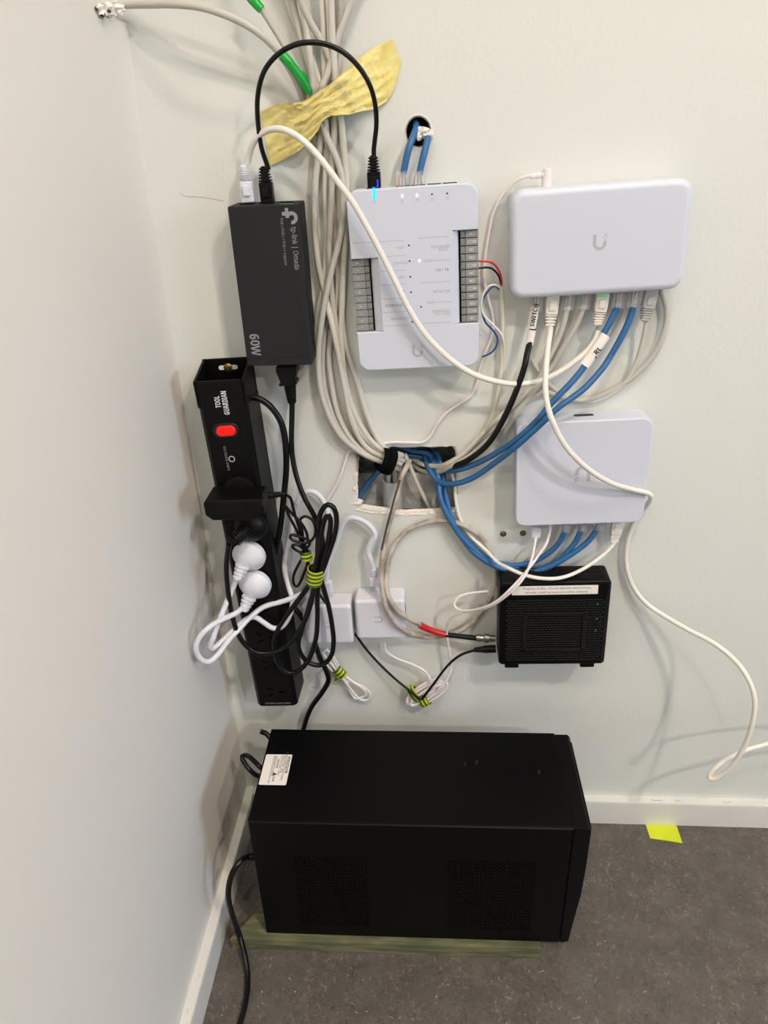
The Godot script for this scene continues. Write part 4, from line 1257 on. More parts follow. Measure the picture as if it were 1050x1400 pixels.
	var lead := [Vector3(204.3, 308.8, 13.0), Vector3(207.4, 293.6, 12.0), Vector3(220.5, 281.7, 11.0), Vector3(239.4, 272.8, 11.0), Vector3(254.7, 263.3, 13.0), Vector3(261.0, 249.6, 16.0), Vector3(258.3, 233.6, 18.0)]
	var coil := []
	for k in 80:
		var a := TAU * k / 16.0 + 0.6
		var n := k / 16.0
		var e := Vector3(cos(a) * (31.0 - 1.3 * n) + 1.2 * sin(n * 2.0), sin(a) * (13.0 - 2.0 * n) + 1.0 * cos(n * 3.0), 2.0 * sin(n * 2.4) + 0.9 * n)
		coil.append(Vector3(255.5, 229.5, 12.0) + Vector3(e.x * 0.79 - e.y * 0.61, e.x * 0.61 + e.y * 0.79, e.z))
	lead.append_array(coil)
	lead.append_array([Vector3(269.2, 237.4, 18.0), Vector3(280.9, 257.6, 18.0), Vector3(286.1, 276.6, 16.0), Vector3(283.2, 301.3, 16.0), Vector3(280.3, 327.9, 18.0), Vector3(281.8, 348.3, 24.0), Vector3(289.1, 362.1, 30.0), Vector3(305.9, 376.9, 42.0), Vector3(325.1, 390.5, 54.0), Vector3(343.6, 411.0, 61.0), Vector3(358.2, 429.9, 61.0), Vector3(368.5, 441.7, 46.0), Vector3(375.1, 452.6, 24.0), Vector3(377.3, 460.4, 15.0)])
	tube(b, lead, 1.45, 8, 3.0)
	put(b, "jacket", M.thin_white, t, true)
	b = MB.new()
	box(b, Vector3(0, 2, 0), Vector3(9.5, 12, 5), 1.5, orient(Vector3(377.4, 465.0, 15.0), Vector3(-0.03, -1, 0.05)))
	lathe(b, [Vector2(0, 7), Vector2(3.0, 7), Vector2(2.2, 12), Vector2(0, 12)], 12, orient(Vector3(377.4, 465.0, 15.0), Vector3(-0.03, -1, 0.05)))
	put(b, "plug", M.cool_white, t, true)
	tape_wrap("yellow and green tape round the coiled white lead under the modem plug", "yellow and green ties", Vector3(240.7, 228.8, 13.0), Vector3(0.86, 0.5, 0), 9, 13, 6.5)
	tape_wrap("second yellow and green tape on the coiled white lead, pinning the thin black lead", "yellow and green ties", Vector3(253.6, 218.0, 14.0), Vector3(0.86, 0.5, 0), 11, 7, 7)
	t = thing("adapter_lead", "thin white lead tied in a small bow below the left adapter", "cable", Vector3(143.0, 267.5, 8.0))
	b = MB.new()
	tube(b, [Vector3(133.2, 296.5, 10.0), Vector3(127.0, 288.8, 9.0), Vector3(122.6, 279.9, 8.0), Vector3(130.2, 269.6, 8.0), Vector3(138.8, 257.7, 9.0), Vector3(151.0, 245.0, 9.0), Vector3(163.8, 240.5, 9.0), Vector3(176.6, 233.6, 9.0), Vector3(183.5, 222.0, 8.0), Vector3(181.2, 213.4, 8.0), Vector3(171.7, 212.0, 8.0), Vector3(162.8, 222.7, 8.0), Vector3(152.9, 243.5, 10.0), Vector3(144.6, 258.4, 11.0), Vector3(136.4, 274.5, 11.0), Vector3(128.1, 288.4, 10.0), Vector3(132.9, 293.1, 10.0), Vector3(140.3, 281.0, 9.0), Vector3(147.2, 261.8, 8.0), Vector3(153.5, 240.6, 8.0), Vector3(159.1, 222.7, 8.0), Vector3(164.3, 214.2, 8.0), Vector3(171.0, 215.6, 8.0), Vector3(177.9, 221.5, 9.0), Vector3(175.6, 232.0, 10.0), Vector3(162.4, 244.6, 11.0), Vector3(148.4, 259.6, 11.0)], 1.45, 8)
	tube(b, [Vector3(144.6, 262.5, 9.0), Vector3(140.7, 274.1, 9.0), Vector3(137.6, 282.1, 9.0), Vector3(133.4, 290.3, 8.0)], 1.45, 8)
	put(b, "jacket", M.thin_white, t, true)
	tape_wrap("yellow and green tape with a stray end round the small bow of white lead", "yellow and green ties", Vector3(146.7, 258.3, 9.5), Vector3(0.62, -0.75, 0), 15, 6.5, 5, 9)

	# white direct-current lead of the switch, down the wall into the bundle
	t = thing("switch_power_lead", "thin white power lead with an angled plug on top of the switch", "cable", Vector3(363.8, 819.8, 16.0))
	b = MB.new()
	lathe(b, [Vector2(0, -10), Vector2(4.2, -10), Vector2(4.4, 6), Vector2(3.6, 8), Vector2(0, 8.4)], 16, orient(Vector3(363.5, 819.2, 16.0), Vector3(0, 1, 0)))
	ribbed(b, orient(Vector3(361.7, 822.2, 16.0), Vector3(-1, -0.08, 0)), 3.0, 2.4, 13, 3)
	put(b, "angled_plug", M.thin_white, t, true)
	b = MB.new()
	tube(b, [Vector3(350.4, 821.9, 16.0), Vector3(343.1, 820.2, 14.0), Vector3(336.0, 816.1, 10.0), Vector3(326.5, 805.8, 6.0), Vector3(319.3, 791.7, 4.0), Vector3(315.4, 771.6, 3.0), Vector3(312.7, 752.2, 3.0), Vector3(312.7, 731.6, 3.0), Vector3(317.4, 713.0, 3.0), Vector3(322.3, 696.2, 3.0), Vector3(322.2, 678.3, 3.0), Vector3(315.6, 660.2, 3.0), Vector3(311.0, 645.3, 3.0), Vector3(308.5, 630.1, 3.0), Vector3(302.1, 616.2, 3.0), Vector3(279.9, 600.6, 3.0), Vector3(268.5, 587.0, 3.0), Vector3(260.9, 572.3, 3.0), Vector3(253.1, 566.1, 3.0), Vector3(238.3, 565.8, 3.0), Vector3(218.9, 565.9, 3.0), Vector3(203.9, 562.7, 3.0), Vector3(188.0, 558.3, 2.5), Vector3(176.0, 556.7, 2.5), Vector3(169.0, 544.8, 2.5), Vector3(163.2, 527.3, 2.5), Vector3(153.1, 507.8, 2.5), Vector3(145.9, 497.1, 3.0), Vector3(140.3, 487.0, 3.0)], 1.5, 8)
	put(b, "jacket", M.thin_white, t, true)

	# four-core sheathed lead into the hub's right terminals
	t = thing("door_lead", "cream sheathed lead fanning into red, black, white and blue wires at the hub", "cable", Vector3(329.3, 720.7, 8.0))
	b = MB.new()
	tube(b, [Vector3(328.2, 727.0, 9.0), Vector3(329.6, 713.8, 8.0), Vector3(331.2, 692.7, 7.0), Vector3(332.3, 654.1, 6.0), Vector3(330.9, 635.8, 5.0), Vector3(329.4, 618.1, 5.0), Vector3(323.7, 591.3, 5.0), Vector3(312.2, 570.6, 6.0), Vector3(294.9, 553.3, 6.0), Vector3(282.0, 541.8, 3.0), Vector3(269.5, 528.2, -14.0)], 2.4)
	put(b, "sheath", M.cream_cable, t, true)
	var cores := [[[Vector3(303.0, 751.8, 20.0), Vector3(309.7, 751.6, 20.0), Vector3(318.1, 750.0, 19.0), Vector3(325.1, 742.0, 15.0), Vector3(328.6, 730.7, 11.0), Vector3(328.0, 723.6, 9.0)], M.red_wire], [[Vector3(303.2, 745.1, 19.0), Vector3(310.0, 745.5, 18.0), Vector3(317.5, 744.7, 16.0), Vector3(324.8, 737.8, 13.0), Vector3(328.6, 727.0, 9.0)], M.black_cable], [[Vector3(327.6, 725.1, 10.0), Vector3(322.6, 728.3, 10.0), Vector3(315.7, 727.1, 12.0), Vector3(310.4, 716.8, 14.0), Vector3(311.5, 703.1, 14.0), Vector3(321.0, 692.2, 13.0), Vector3(329.9, 682.6, 12.0), Vector3(333.7, 670.6, 10.0), Vector3(333.6, 659.4, 9.0)], M.white_cable], [[Vector3(326.9, 723.8, 10.0), Vector3(322.0, 727.3, 10.0), Vector3(316.6, 723.5, 11.0), Vector3(311.2, 715.2, 13.0), Vector3(310.9, 704.7, 12.0), Vector3(314.8, 693.2, 11.0), Vector3(322.9, 684.4, 10.0), Vector3(327.2, 674.7, 9.0), Vector3(322.4, 663.6, 8.0), Vector3(312.6, 658.4, 7.0)], M.blue_wire]]
	for co in cores:
		b = MB.new()
		tube(b, co[0], 0.95, 8)
		put(b, "wire", co[1], t, true)

func patch_leads() -> void:
	# black lead from injector to hub
	var b := MB.new()
	var t := thing("patch_lead", "short black patch lead arching from the injector to the hub", "cable", Vector3(165.7, 925.3, 40.0))
	tube(b, [Vector3(119.1, 833.4, 20.0), Vector3(118.1, 837.6, 21.0), Vector3(116.4, 845.2, 23.0), Vector3(115.6, 852.2, 26.0), Vector3(116.6, 871.7, 34.0), Vector3(120.4, 890.1, 42.0), Vector3(128.1, 906.2, 46.0), Vector3(140.4, 917.2, 48.0), Vector3(154.5, 923.3, 48.0), Vector3(166.8, 924.6, 48.0), Vector3(180.5, 922.7, 47.0), Vector3(193.4, 917.0, 45.0), Vector3(204.3, 907.3, 42.0), Vector3(212.1, 895.5, 38.0), Vector3(215.9, 882.0, 32.0), Vector3(216.1, 866.9, 24.0), Vector3(213.4, 851.8, 16.0), Vector3(212.3, 845.5, 14.0), Vector3(212.4, 838.6, 14.0)], 2.1)
	put(b, "jacket", M.black_cable, t, true)
	modular_plug(t, Vector3(115.2, 809.4, 18.0), Vector3(-0.02, 1, 0.04), M.black_rubber, true)
	modular_plug(t, Vector3(211.8, 815.0, 14.0), Vector3(-0.01, 1, 0), M.black_rubber, true)
	b = MB.new()
	box(b, Vector3(212.4, 819.5, 19.5), Vector3(6.5, 6, 1.2), 0.4)
	put(b, "lit_latch", M.led_blue, t, true)
	# white lead from injector over the hub to the switch
	t = thing("patch_lead", "white patch lead sweeping from the injector across the hub face to the switch", "cable", Vector3(229.5, 739.3, 40.0))
	b = MB.new()
	tube(b, [Vector3(100.5, 838.6, 19.0), Vector3(102.4, 844.4, 20.0), Vector3(106.8, 852.4, 24.0), Vector3(113.6, 859.6, 28.0), Vector3(124.0, 864.3, 33.0), Vector3(136.3, 864.8, 38.0), Vector3(148.4, 860.3, 42.0), Vector3(160.4, 851.2, 44.0), Vector3(172.0, 838.1, 45.0), Vector3(183.4, 822.4, 44.0), Vector3(193.3, 808.8, 43.0), Vector3(204.4, 789.3, 41.0), Vector3(217.6, 763.6, 39.0), Vector3(229.4, 739.0, 38.0), Vector3(241.7, 713.7, 38.0), Vector3(255.8, 691.0, 38.0), Vector3(273.1, 672.0, 38.0), Vector3(289.9, 658.2, 38.0), Vector3(305.5, 649.0, 37.0), Vector3(323.5, 642.0, 34.0), Vector3(345.2, 637.5, 30.0), Vector3(366.4, 639.6, 28.0), Vector3(385.8, 647.5, 26.0), Vector3(401.3, 658.3, 24.0), Vector3(412.7, 668.0, 21.0), Vector3(419.3, 677.0, 18.0), Vector3(422.0, 684.9, 16.0)], 2.75, 12)
	put(b, "jacket", M.white_cable, t, true)
	modular_plug(t, Vector3(97.6, 811.1, 18.0), Vector3(-0.03, 1, 0.03), M.cool_white, true, Vector3(0, 0, 1), 7)
	modular_plug(t, Vector3(422.5, 716.6, 14.0), Vector3(-0.08, -1, 0.02), M.white_cable, true)
	b = MB.new()
	box(b, Vector3(421.7, 718.3, 18.8), Vector3(9, 3.5, 1), 0.4)
	put(b, "lit_latch", M.led_pale_green, t, true)
	# switch ports, left to right
	t = thing("patch_lead", "black network lead with a white sleeve tag at the switch's first port", "cable", Vector3(342.9, 615.4, 20.0))
	b = MB.new()
	tube(b, [Vector3(361.2, 704.2, 14.0), Vector3(360.4, 694.1, 15.0), Vector3(358.1, 679.4, 18.0), Vector3(355.0, 666.3, 22.0), Vector3(351.7, 651.5, 28.0), Vector3(342.2, 622.6, 32.0), Vector3(328.7, 589.7, 30.0), Vector3(317.3, 569.0, 24.0), Vector3(300.8, 550.8, 16.0), Vector3(288.2, 540.5, 6.0), Vector3(275.9, 529.9, -12.0), Vector3(267.2, 521.9, -28.0)], 3.1, 12)
	put(b, "jacket", M.black_cable, t, true)
	modular_plug(t, Vector3(361.8, 716.5, 14.0), Vector3(-0.08, -1, 0.02), M.clear_plug, false)
	b = MB.new()
	lathe(b, [Vector2(3.2, 0), Vector2(3.9, 0), Vector2(3.9, 14), Vector2(3.2, 14)], 14, orient(Vector3(358.8, 686.9, 17.0), Vector3(-0.14, -1, 0.1)))
	put(b, "sleeve_tag", M.label_white, t, true)
	b = MB.new()
	lathe(b, [Vector2(3.2, 0), Vector2(4.2, 0), Vector2(4.2, 21), Vector2(3.2, 21)], 14, orient(Vector3(360.5, 709.1, 14.5), Vector3(-0.1, -1, 0.06)))
	put(b, "heat_shrink", M.label_white, t, true)
	text(t, "SWITCH", 4.2, loc(t, Vector3(359.6, 701.5, 20.2)), M.print_black, 82, true)

	t = thing("patch_lead", "long white lead hanging from the switch over the gateway, looping off to the right", "cable", Vector3(444.1, 534.4, 36.0))
	b = MB.new()
	tube(b, [Vector3(376.4, 692.4, 15.0), Vector3(375.8, 681.7, 17.0), Vector3(373.2, 669.1, 28.0), Vector3(370.9, 655.4, 42.0), Vector3(370.4, 636.0, 53.0), Vector3(376.4, 613.3, 59.0), Vector3(391.5, 585.0, 58.0), Vector3(413.6, 560.1, 53.0), Vector3(442.0, 538.1, 44.0), Vector3(470.7, 524.4, 34.5), Vector3(484.2, 520.4, 32.5), Vector3(491.0, 513.0, 27.0), Vector3(492.0, 500.7, 18.0), Vector3(488.7, 483.7, 9.0), Vector3(483.3, 468.1, 7.0), Vector3(479.6, 446.8, 7.0), Vector3(481.4, 417.8, 7.0), Vector3(492.0, 389.4, 8.0), Vector3(507.5, 369.5, 12.0), Vector3(527.8, 358.1, 22.0), Vector3(551.1, 350.7, 38.0), Vector3(574.2, 344.9, 54.0), Vector3(593.3, 334.7, 70.0), Vector3(605.7, 320.1, 84.0), Vector3(613.0, 299.2, 94.0), Vector3(613.5, 273.3, 100.0), Vector3(610.9, 242.7, 102.0), Vector3(602.8, 208.8, 102.0), Vector3(592.4, 188.9, 100.0), Vector3(584.3, 182.9, 98.0), Vector3(583.5, 186.6, 96.0), Vector3(588.4, 195.1, 94.0), Vector3(602.3, 207.6, 90.0), Vector3(622.3, 217.3, 86.0), Vector3(648.2, 221.6, 80.0), Vector3(684.6, 222.9, 70.0), Vector3(722.5, 219.8, 60.0), Vector3(831.1, 211.6, 45.0), Vector3(978.8, 196.8, 40.0), Vector3(1131.6, 180.1, 40.0)], 2.75, 12)
	put(b, "jacket", M.white_cable, t, true)
	modular_plug(t, Vector3(376.5, 715.5, 14.0), Vector3(-0.04, -1, 0.02), M.white_cable, true, Vector3(0, 0, 1), 4)
	var g := ["left of the pair of plain grey leads in clear plugs under the switch", "right of the pair of plain grey leads in clear plugs under the switch"]
	for k in 2:
		t = thing("patch_lead", g[k], "cable", [Vector3(387.6, 659.0, 8.0), Vector3(390.4, 667.7, 8.0)][k], 0, "leads under the switch")
		b = MB.new()
		if k == 0:
			tube(b, [Vector3(391.1, 707.8, 14.0), Vector3(388.7, 690.1, 12.0), Vector3(383.7, 671.0, 9.0), Vector3(374.2, 647.4, 8.0), Vector3(368.6, 633.2, 8.0), Vector3(349.4, 611.9, 8.0), Vector3(329.5, 592.4, 8.0), Vector3(312.8, 573.9, 8.0), Vector3(296.4, 554.5, 7.0), Vector3(283.5, 543.5, 3.0), Vector3(271.1, 531.7, -12.0), Vector3(253.3, 528.2, -24.0), Vector3(240.9, 532.8, -30.0)], 2.75)
		else:
			tube(b, [Vector3(406.6, 709.5, 14.0), Vector3(401.2, 689.9, 12.0), Vector3(392.1, 669.7, 10.0), Vector3(382.5, 649.1, 9.0), Vector3(369.5, 629.0, 9.0), Vector3(353.3, 606.8, 9.0), Vector3(336.4, 586.3, 9.0), Vector3(317.5, 566.9, 9.0), Vector3(304.9, 554.1, 8.0), Vector3(285.1, 539.7, 4.0), Vector3(268.7, 523.8, -14.0), Vector3(251.5, 519.2, -28.0), Vector3(239.1, 526.6, -34.0)], 2.75)
		put(b, "jacket", M["grey_cable_%d" % k], t, true)
		modular_plug(t, [Vector3(391.0, 717.3, 14.0), Vector3(406.2, 717.6, 14.0)][k], Vector3(-0.09, -1, 0.0), M.clear_plug, false)
	for k in 2:
		t = thing("patch_lead", ["blue lead with a printed white tag, left of two blue leads in the switch", "blue lead without a tag, right of two blue leads in the switch"][k], "cable", [Vector3(398.3, 636.4, 24.0), Vector3(413.1, 629.0, 20.0)][k], 0, "blue leads in the switch")
		b = MB.new()
		if k == 0:
			tube(b, [Vector3(439.0, 710.3, 14.0), Vector3(435.1, 701.0, 15.0), Vector3(429.6, 689.4, 18.0), Vector3(421.7, 675.0, 21.0), Vector3(410.7, 655.4, 27.0), Vector3(397.3, 639.3, 33.0), Vector3(380.2, 622.4, 39.0), Vector3(367.1, 605.2, 41.0), Vector3(350.2, 584.1, 36.0), Vector3(333.1, 564.8, 24.0), Vector3(312.4, 547.8, 15.0), Vector3(291.4, 535.4, 6.0), Vector3(276.0, 527.3, -12.0), Vector3(262.3, 534.5, -30.0), Vector3(250.7, 538.2, -36.0)], 3.1, 12)
		else:
			tube(b, [Vector3(453.1, 710.7, 14.0), Vector3(449.8, 695.5, 16.0), Vector3(442.7, 678.6, 20.0), Vector3(433.7, 661.1, 23.0), Vector3(427.6, 652.3, 27.0), Vector3(409.7, 634.3, 36.0), Vector3(385.4, 618.1, 44.0), Vector3(366.8, 599.5, 46.0), Vector3(348.0, 577.0, 40.0), Vector3(329.7, 553.4, 26.0), Vector3(305.1, 529.2, 15.0), Vector3(283.7, 518.0, 6.0), Vector3(268.7, 516.8, -6.0), Vector3(259.0, 526.4, -18.0), Vector3(254.1, 537.2, -30.0)], 3.1, 12)
		put(b, "jacket", M.blue_cable, t, true)
		modular_plug(t, [Vector3(438.1, 718.3, 14.0), Vector3(452.1, 718.7, 14.0)][k], Vector3(-0.1, -1, 0.02), M.clear_plug, false)
		if k == 0:
			b = MB.new()
			var ta := [Vector3(427.8, 681.9, 21.0), Vector3(409.5, 654.0, 27.0)]
			lathe(b, [Vector2(0.8, 0), Vector2(1, 0), Vector2(1, ta[0].distance_to(ta[1])), Vector2(0.8, ta[0].distance_to(ta[1]))], 16, orient(ta[0] + Vector3(0, 0, 0.5), ta[1] - ta[0]) * Transform3D(Basis.from_scale(Vector3(5.2, 1, 4.2)), Vector3.ZERO))
			put(b, "printed_tag", M.label_white, t, true)
			text(t, "JRL", 5.0, loc(t, Vector3(419.5, 668.0, 29.0)), M.print_black, 52, true)
	t = thing("patch_lead", "pale grey booted lead at the last switch port on the right", "cable", Vector3(462.7, 652.6, 10.0))
	b = MB.new()
	tube(b, [Vector3(466.0, 694.8, 14.0), Vector3(466.2, 684.8, 13.0), Vector3(465.4, 667.1, 10.0), Vector3(462.8, 649.9, 8.0), Vector3(453.9, 627.7, 6.0), Vector3(435.4, 613.8, 5.0), Vector3(418.2, 610.1, 5.0), Vector3(398.6, 616.6, 5.0), Vector3(381.8, 627.5, 5.0), Vector3(368.4, 644.0, 4.0), Vector3(361.2, 655.3, 4.0)], 2.1)
	put(b, "jacket", M.grey_cable_2, t, true)
	modular_plug(t, Vector3(466.8, 719.1, 14.0), Vector3(-0.1, -1, 0.02), M.conduit, true, Vector3(0, 0, 1), 5)
	tag(put(swept([Vector3(477.5, 720.0, 6.0), Vector3(483.0, 709.1, 6.0), Vector3(487.0, 695.3, 6.0), Vector3(485.7, 675.7, 6.0), Vector3(479.2, 657.1, 6.0), Vector3(463.5, 636.7, 6.0), Vector3(443.3, 621.4, 5.0), Vector3(425.2, 613.2, 5.0), Vector3(408.6, 611.8, 5.0), Vector3(391.3, 616.6, 5.0), Vector3(374.9, 620.7, 5.0), Vector3(362.9, 613.9, 5.0), Vector3(345.2, 597.5, 5.0), Vector3(324.9, 580.0, 5.0), Vector3(305.0, 559.5, 3.0), Vector3(287.7, 540.4, -6.0)], 2.75), "patch_lead", M.grey_cable_1), "pale grey lead curving out from behind the switch's right end", "cable")

	# gateway ports
	for k in 3:
		t = thing("uplink_lead", ["leftmost of the three blue leads plugged in under the gateway", "middle one of the three blue leads plugged in under the gateway", "rightmost of the three blue leads under the gateway, beside the white boot"][k], "cable", [Vector3(351.1, 416.4, 10.0), Vector3(377.2, 413.2, 14.0), Vector3(404.1, 425.0, 14.0)][k], 0, "blue leads under the gateway")
		b = MB.new()
		if k == 0:
			tube(b, [Vector3(409.0, 475.0, 13.0), Vector3(408.3, 464.0, 13.0), Vector3(403.9, 450.0, 13.0), Vector3(392.3, 434.3, 12.0), Vector3(374.5, 422.1, 11.0), Vector3(351.1, 417.4, 10.0), Vector3(326.9, 425.4, 9.0), Vector3(304.9, 445.5, 9.0), Vector3(285.0, 469.7, 7.0), Vector3(275.2, 491.0, 2.0), Vector3(268.8, 508.7, -8.0), Vector3(263.9, 525.5, -20.0), Vector3(260.6, 539.8, -32.0)], 3.1, 12)
		elif k == 1:
			tube(b, [Vector3(427.1, 475.0, 13.0), Vector3(424.9, 462.7, 14.0), Vector3(418.2, 446.6, 15.0), Vector3(401.3, 426.2, 16.0), Vector3(376.8, 415.5, 16.0), Vector3(350.6, 416.6, 15.0), Vector3(323.1, 429.4, 14.0), Vector3(298.1, 452.6, 13.0), Vector3(281.6, 479.3, 11.0), Vector3(271.9, 501.1, 4.0), Vector3(270.3, 517.6, -8.0), Vector3(265.5, 529.9, -20.0), Vector3(257.3, 541.7, -34.0)], 3.1, 12)
		else:
			tube(b, [Vector3(445.1, 475.9, 13.0), Vector3(441.1, 464.2, 15.0), Vector3(431.1, 449.7, 17.0), Vector3(409.2, 431.9, 19.0), Vector3(383.4, 417.7, 21.0), Vector3(359.2, 415.0, 20.0), Vector3(335.5, 420.4, 18.0), Vector3(311.4, 435.7, 15.0), Vector3(294.9, 455.5, 10.0), Vector3(284.1, 478.4, 6.0), Vector3(277.6, 501.7, -2.0), Vector3(275.2, 519.3, -14.0), Vector3(270.4, 536.1, -26.0), Vector3(263.9, 543.4, -36.0)], 3.1, 12)
		put(b, "jacket", M.blue_cable, t, true)
		modular_plug(t, [Vector3(409.3, 476.8, 13.0), Vector3(427.3, 477.7, 13.0), Vector3(445.6, 478.6, 13.0)][k], Vector3(-0.15, -1, 0.05), M.clear_plug, false)
	t = thing("patch_lead", "white booted lead in the gateway's last port, looping left across the modem top", "cable", Vector3(406.6, 408.8, 22.0))
	b = MB.new()
	tube(b, [Vector3(463.3, 456.0, 15.0), Vector3(461.6, 448.2, 16.0), Vector3(449.6, 437.7, 22.0), Vector3(426.3, 427.1, 34.0), Vector3(401.2, 426.1, 49.0), Vector3(379.3, 425.5, 49.0), Vector3(360.6, 428.6, 46.0), Vector3(346.6, 433.5, 42.0), Vector3(335.7, 433.5, 30.0), Vector3(322.8, 440.0, 14.0), Vector3(304.1, 455.0, 4.0), Vector3(293.2, 476.8, 3.0), Vector3(288.9, 497.7, 1.0), Vector3(288.0, 513.2, -4.0), Vector3(283.2, 528.1, -14.0)], 2.1)
	put(b, "jacket", M.white_cable, t, true)
	modular_plug(t, Vector3(463.7, 476.8, 13.0), Vector3(-0.05, -1, 0.04), M.white_cable, true, Vector3(0, 0, 1), 5)
	t = thing("modem_lead", "thin white lead from the modem's clear plug, doubling back up to the gateway", "cable", Vector3(308.4, 370.7, 26.0))
	b = MB.new()
	tube(b, [Vector3(392.8, 472.6, 12.0), Vector3(392.0, 462.7, 14.0), Vector3(388.4, 452.2, 20.0), Vector3(379.0, 446.5, 34.0), Vector3(367.7, 438.3, 48.0), Vector3(349.2, 423.0, 62.0), Vector3(330.7, 400.6, 60.0), Vector3(309.7, 380.8, 46.0), Vector3(294.6, 373.6, 36.0), Vector3(288.1, 377.1, 31.0), Vector3(292.2, 385.1, 28.0), Vector3(303.9, 388.7, 25.0), Vector3(316.3, 390.1, 24.0), Vector3(327.1, 391.2, 24.0)], 1.45, 8)
	put(b, "jacket", M.thin_white, t, true)
	b = MB.new()
	box(b, Vector3(333.7, 391.8, 24.0), Vector3(15, 9, 8), 1)
	put(b, "plug", M.clear_plug, t, true)

	# blue pair into the hub's top, out of the round hole
	for k in 2:
		t = thing("hub_lead", ["blue lead on the left of the pair from the round hole into the hub", "blue lead on the right of the pair, beside the plaster crumb in the round hole"][k], "cable", [Vector3(239.1, 839.5, 12.0), Vector3(257.7, 838.9, 12.0)][k], 0, "blue leads from the round hole")
		b = MB.new()
		if k == 0:
			tube(b, [Vector3(237.9, 826.2, 14.0), Vector3(239.7, 834.3, 14.0), Vector3(242.4, 844.6, 13.0), Vector3(246.2, 854.1, 8.0), Vector3(249.0, 861.4, 0.0), Vector3(249.2, 865.4, -10.0), Vector3(246.9, 867.8, -24.0), Vector3(242.3, 871.1, -50.0)], 3.0, 12)
		else:
			tube(b, [Vector3(251.8, 825.2, 14.0), Vector3(254.1, 833.8, 13.0), Vector3(256.7, 843.0, 11.0), Vector3(258.7, 850.3, 7.0), Vector3(259.6, 855.3, 1.0), Vector3(258.9, 858.7, -9.0), Vector3(256.1, 862.3, -24.0), Vector3(252.4, 866.0, -50.0)], 3.0, 12)
		put(b, "jacket", M.blue_cable, t, true)
		modular_plug(t, [Vector3(236.7, 816.1, 14.0), Vector3(250.4, 816.3, 14.0)][k], Vector3(0.05, 1, 0), M.clear_plug, false)
	b = MB.new()
	lump(b, Vector3(251.3, 855.6, 3.0), Vector3(2.8, 3.8, 2.6), 2, 0.6); lump(b, Vector3(257.1, 858.3, 3.0), Vector3(4.6, 3.6, 2.6), 5, 0.9); lump(b, Vector3(262.2, 857.0, 1.5), Vector3(2.4, 3.4, 1.4), 7, 0.8); lump(b, Vector3(253.2, 860.7, 2.0), Vector3(2.6, 2.0, 2), 12, 0.8)
	tag(put(b, "plaster_crumb", M.plaster), "broken bit of pinkish plaster stuck in the round hole", "plaster")

func swept(pts: Array, r: float) -> MB:
	var b := MB.new()
	tube(b, pts, r, 12)
	return b

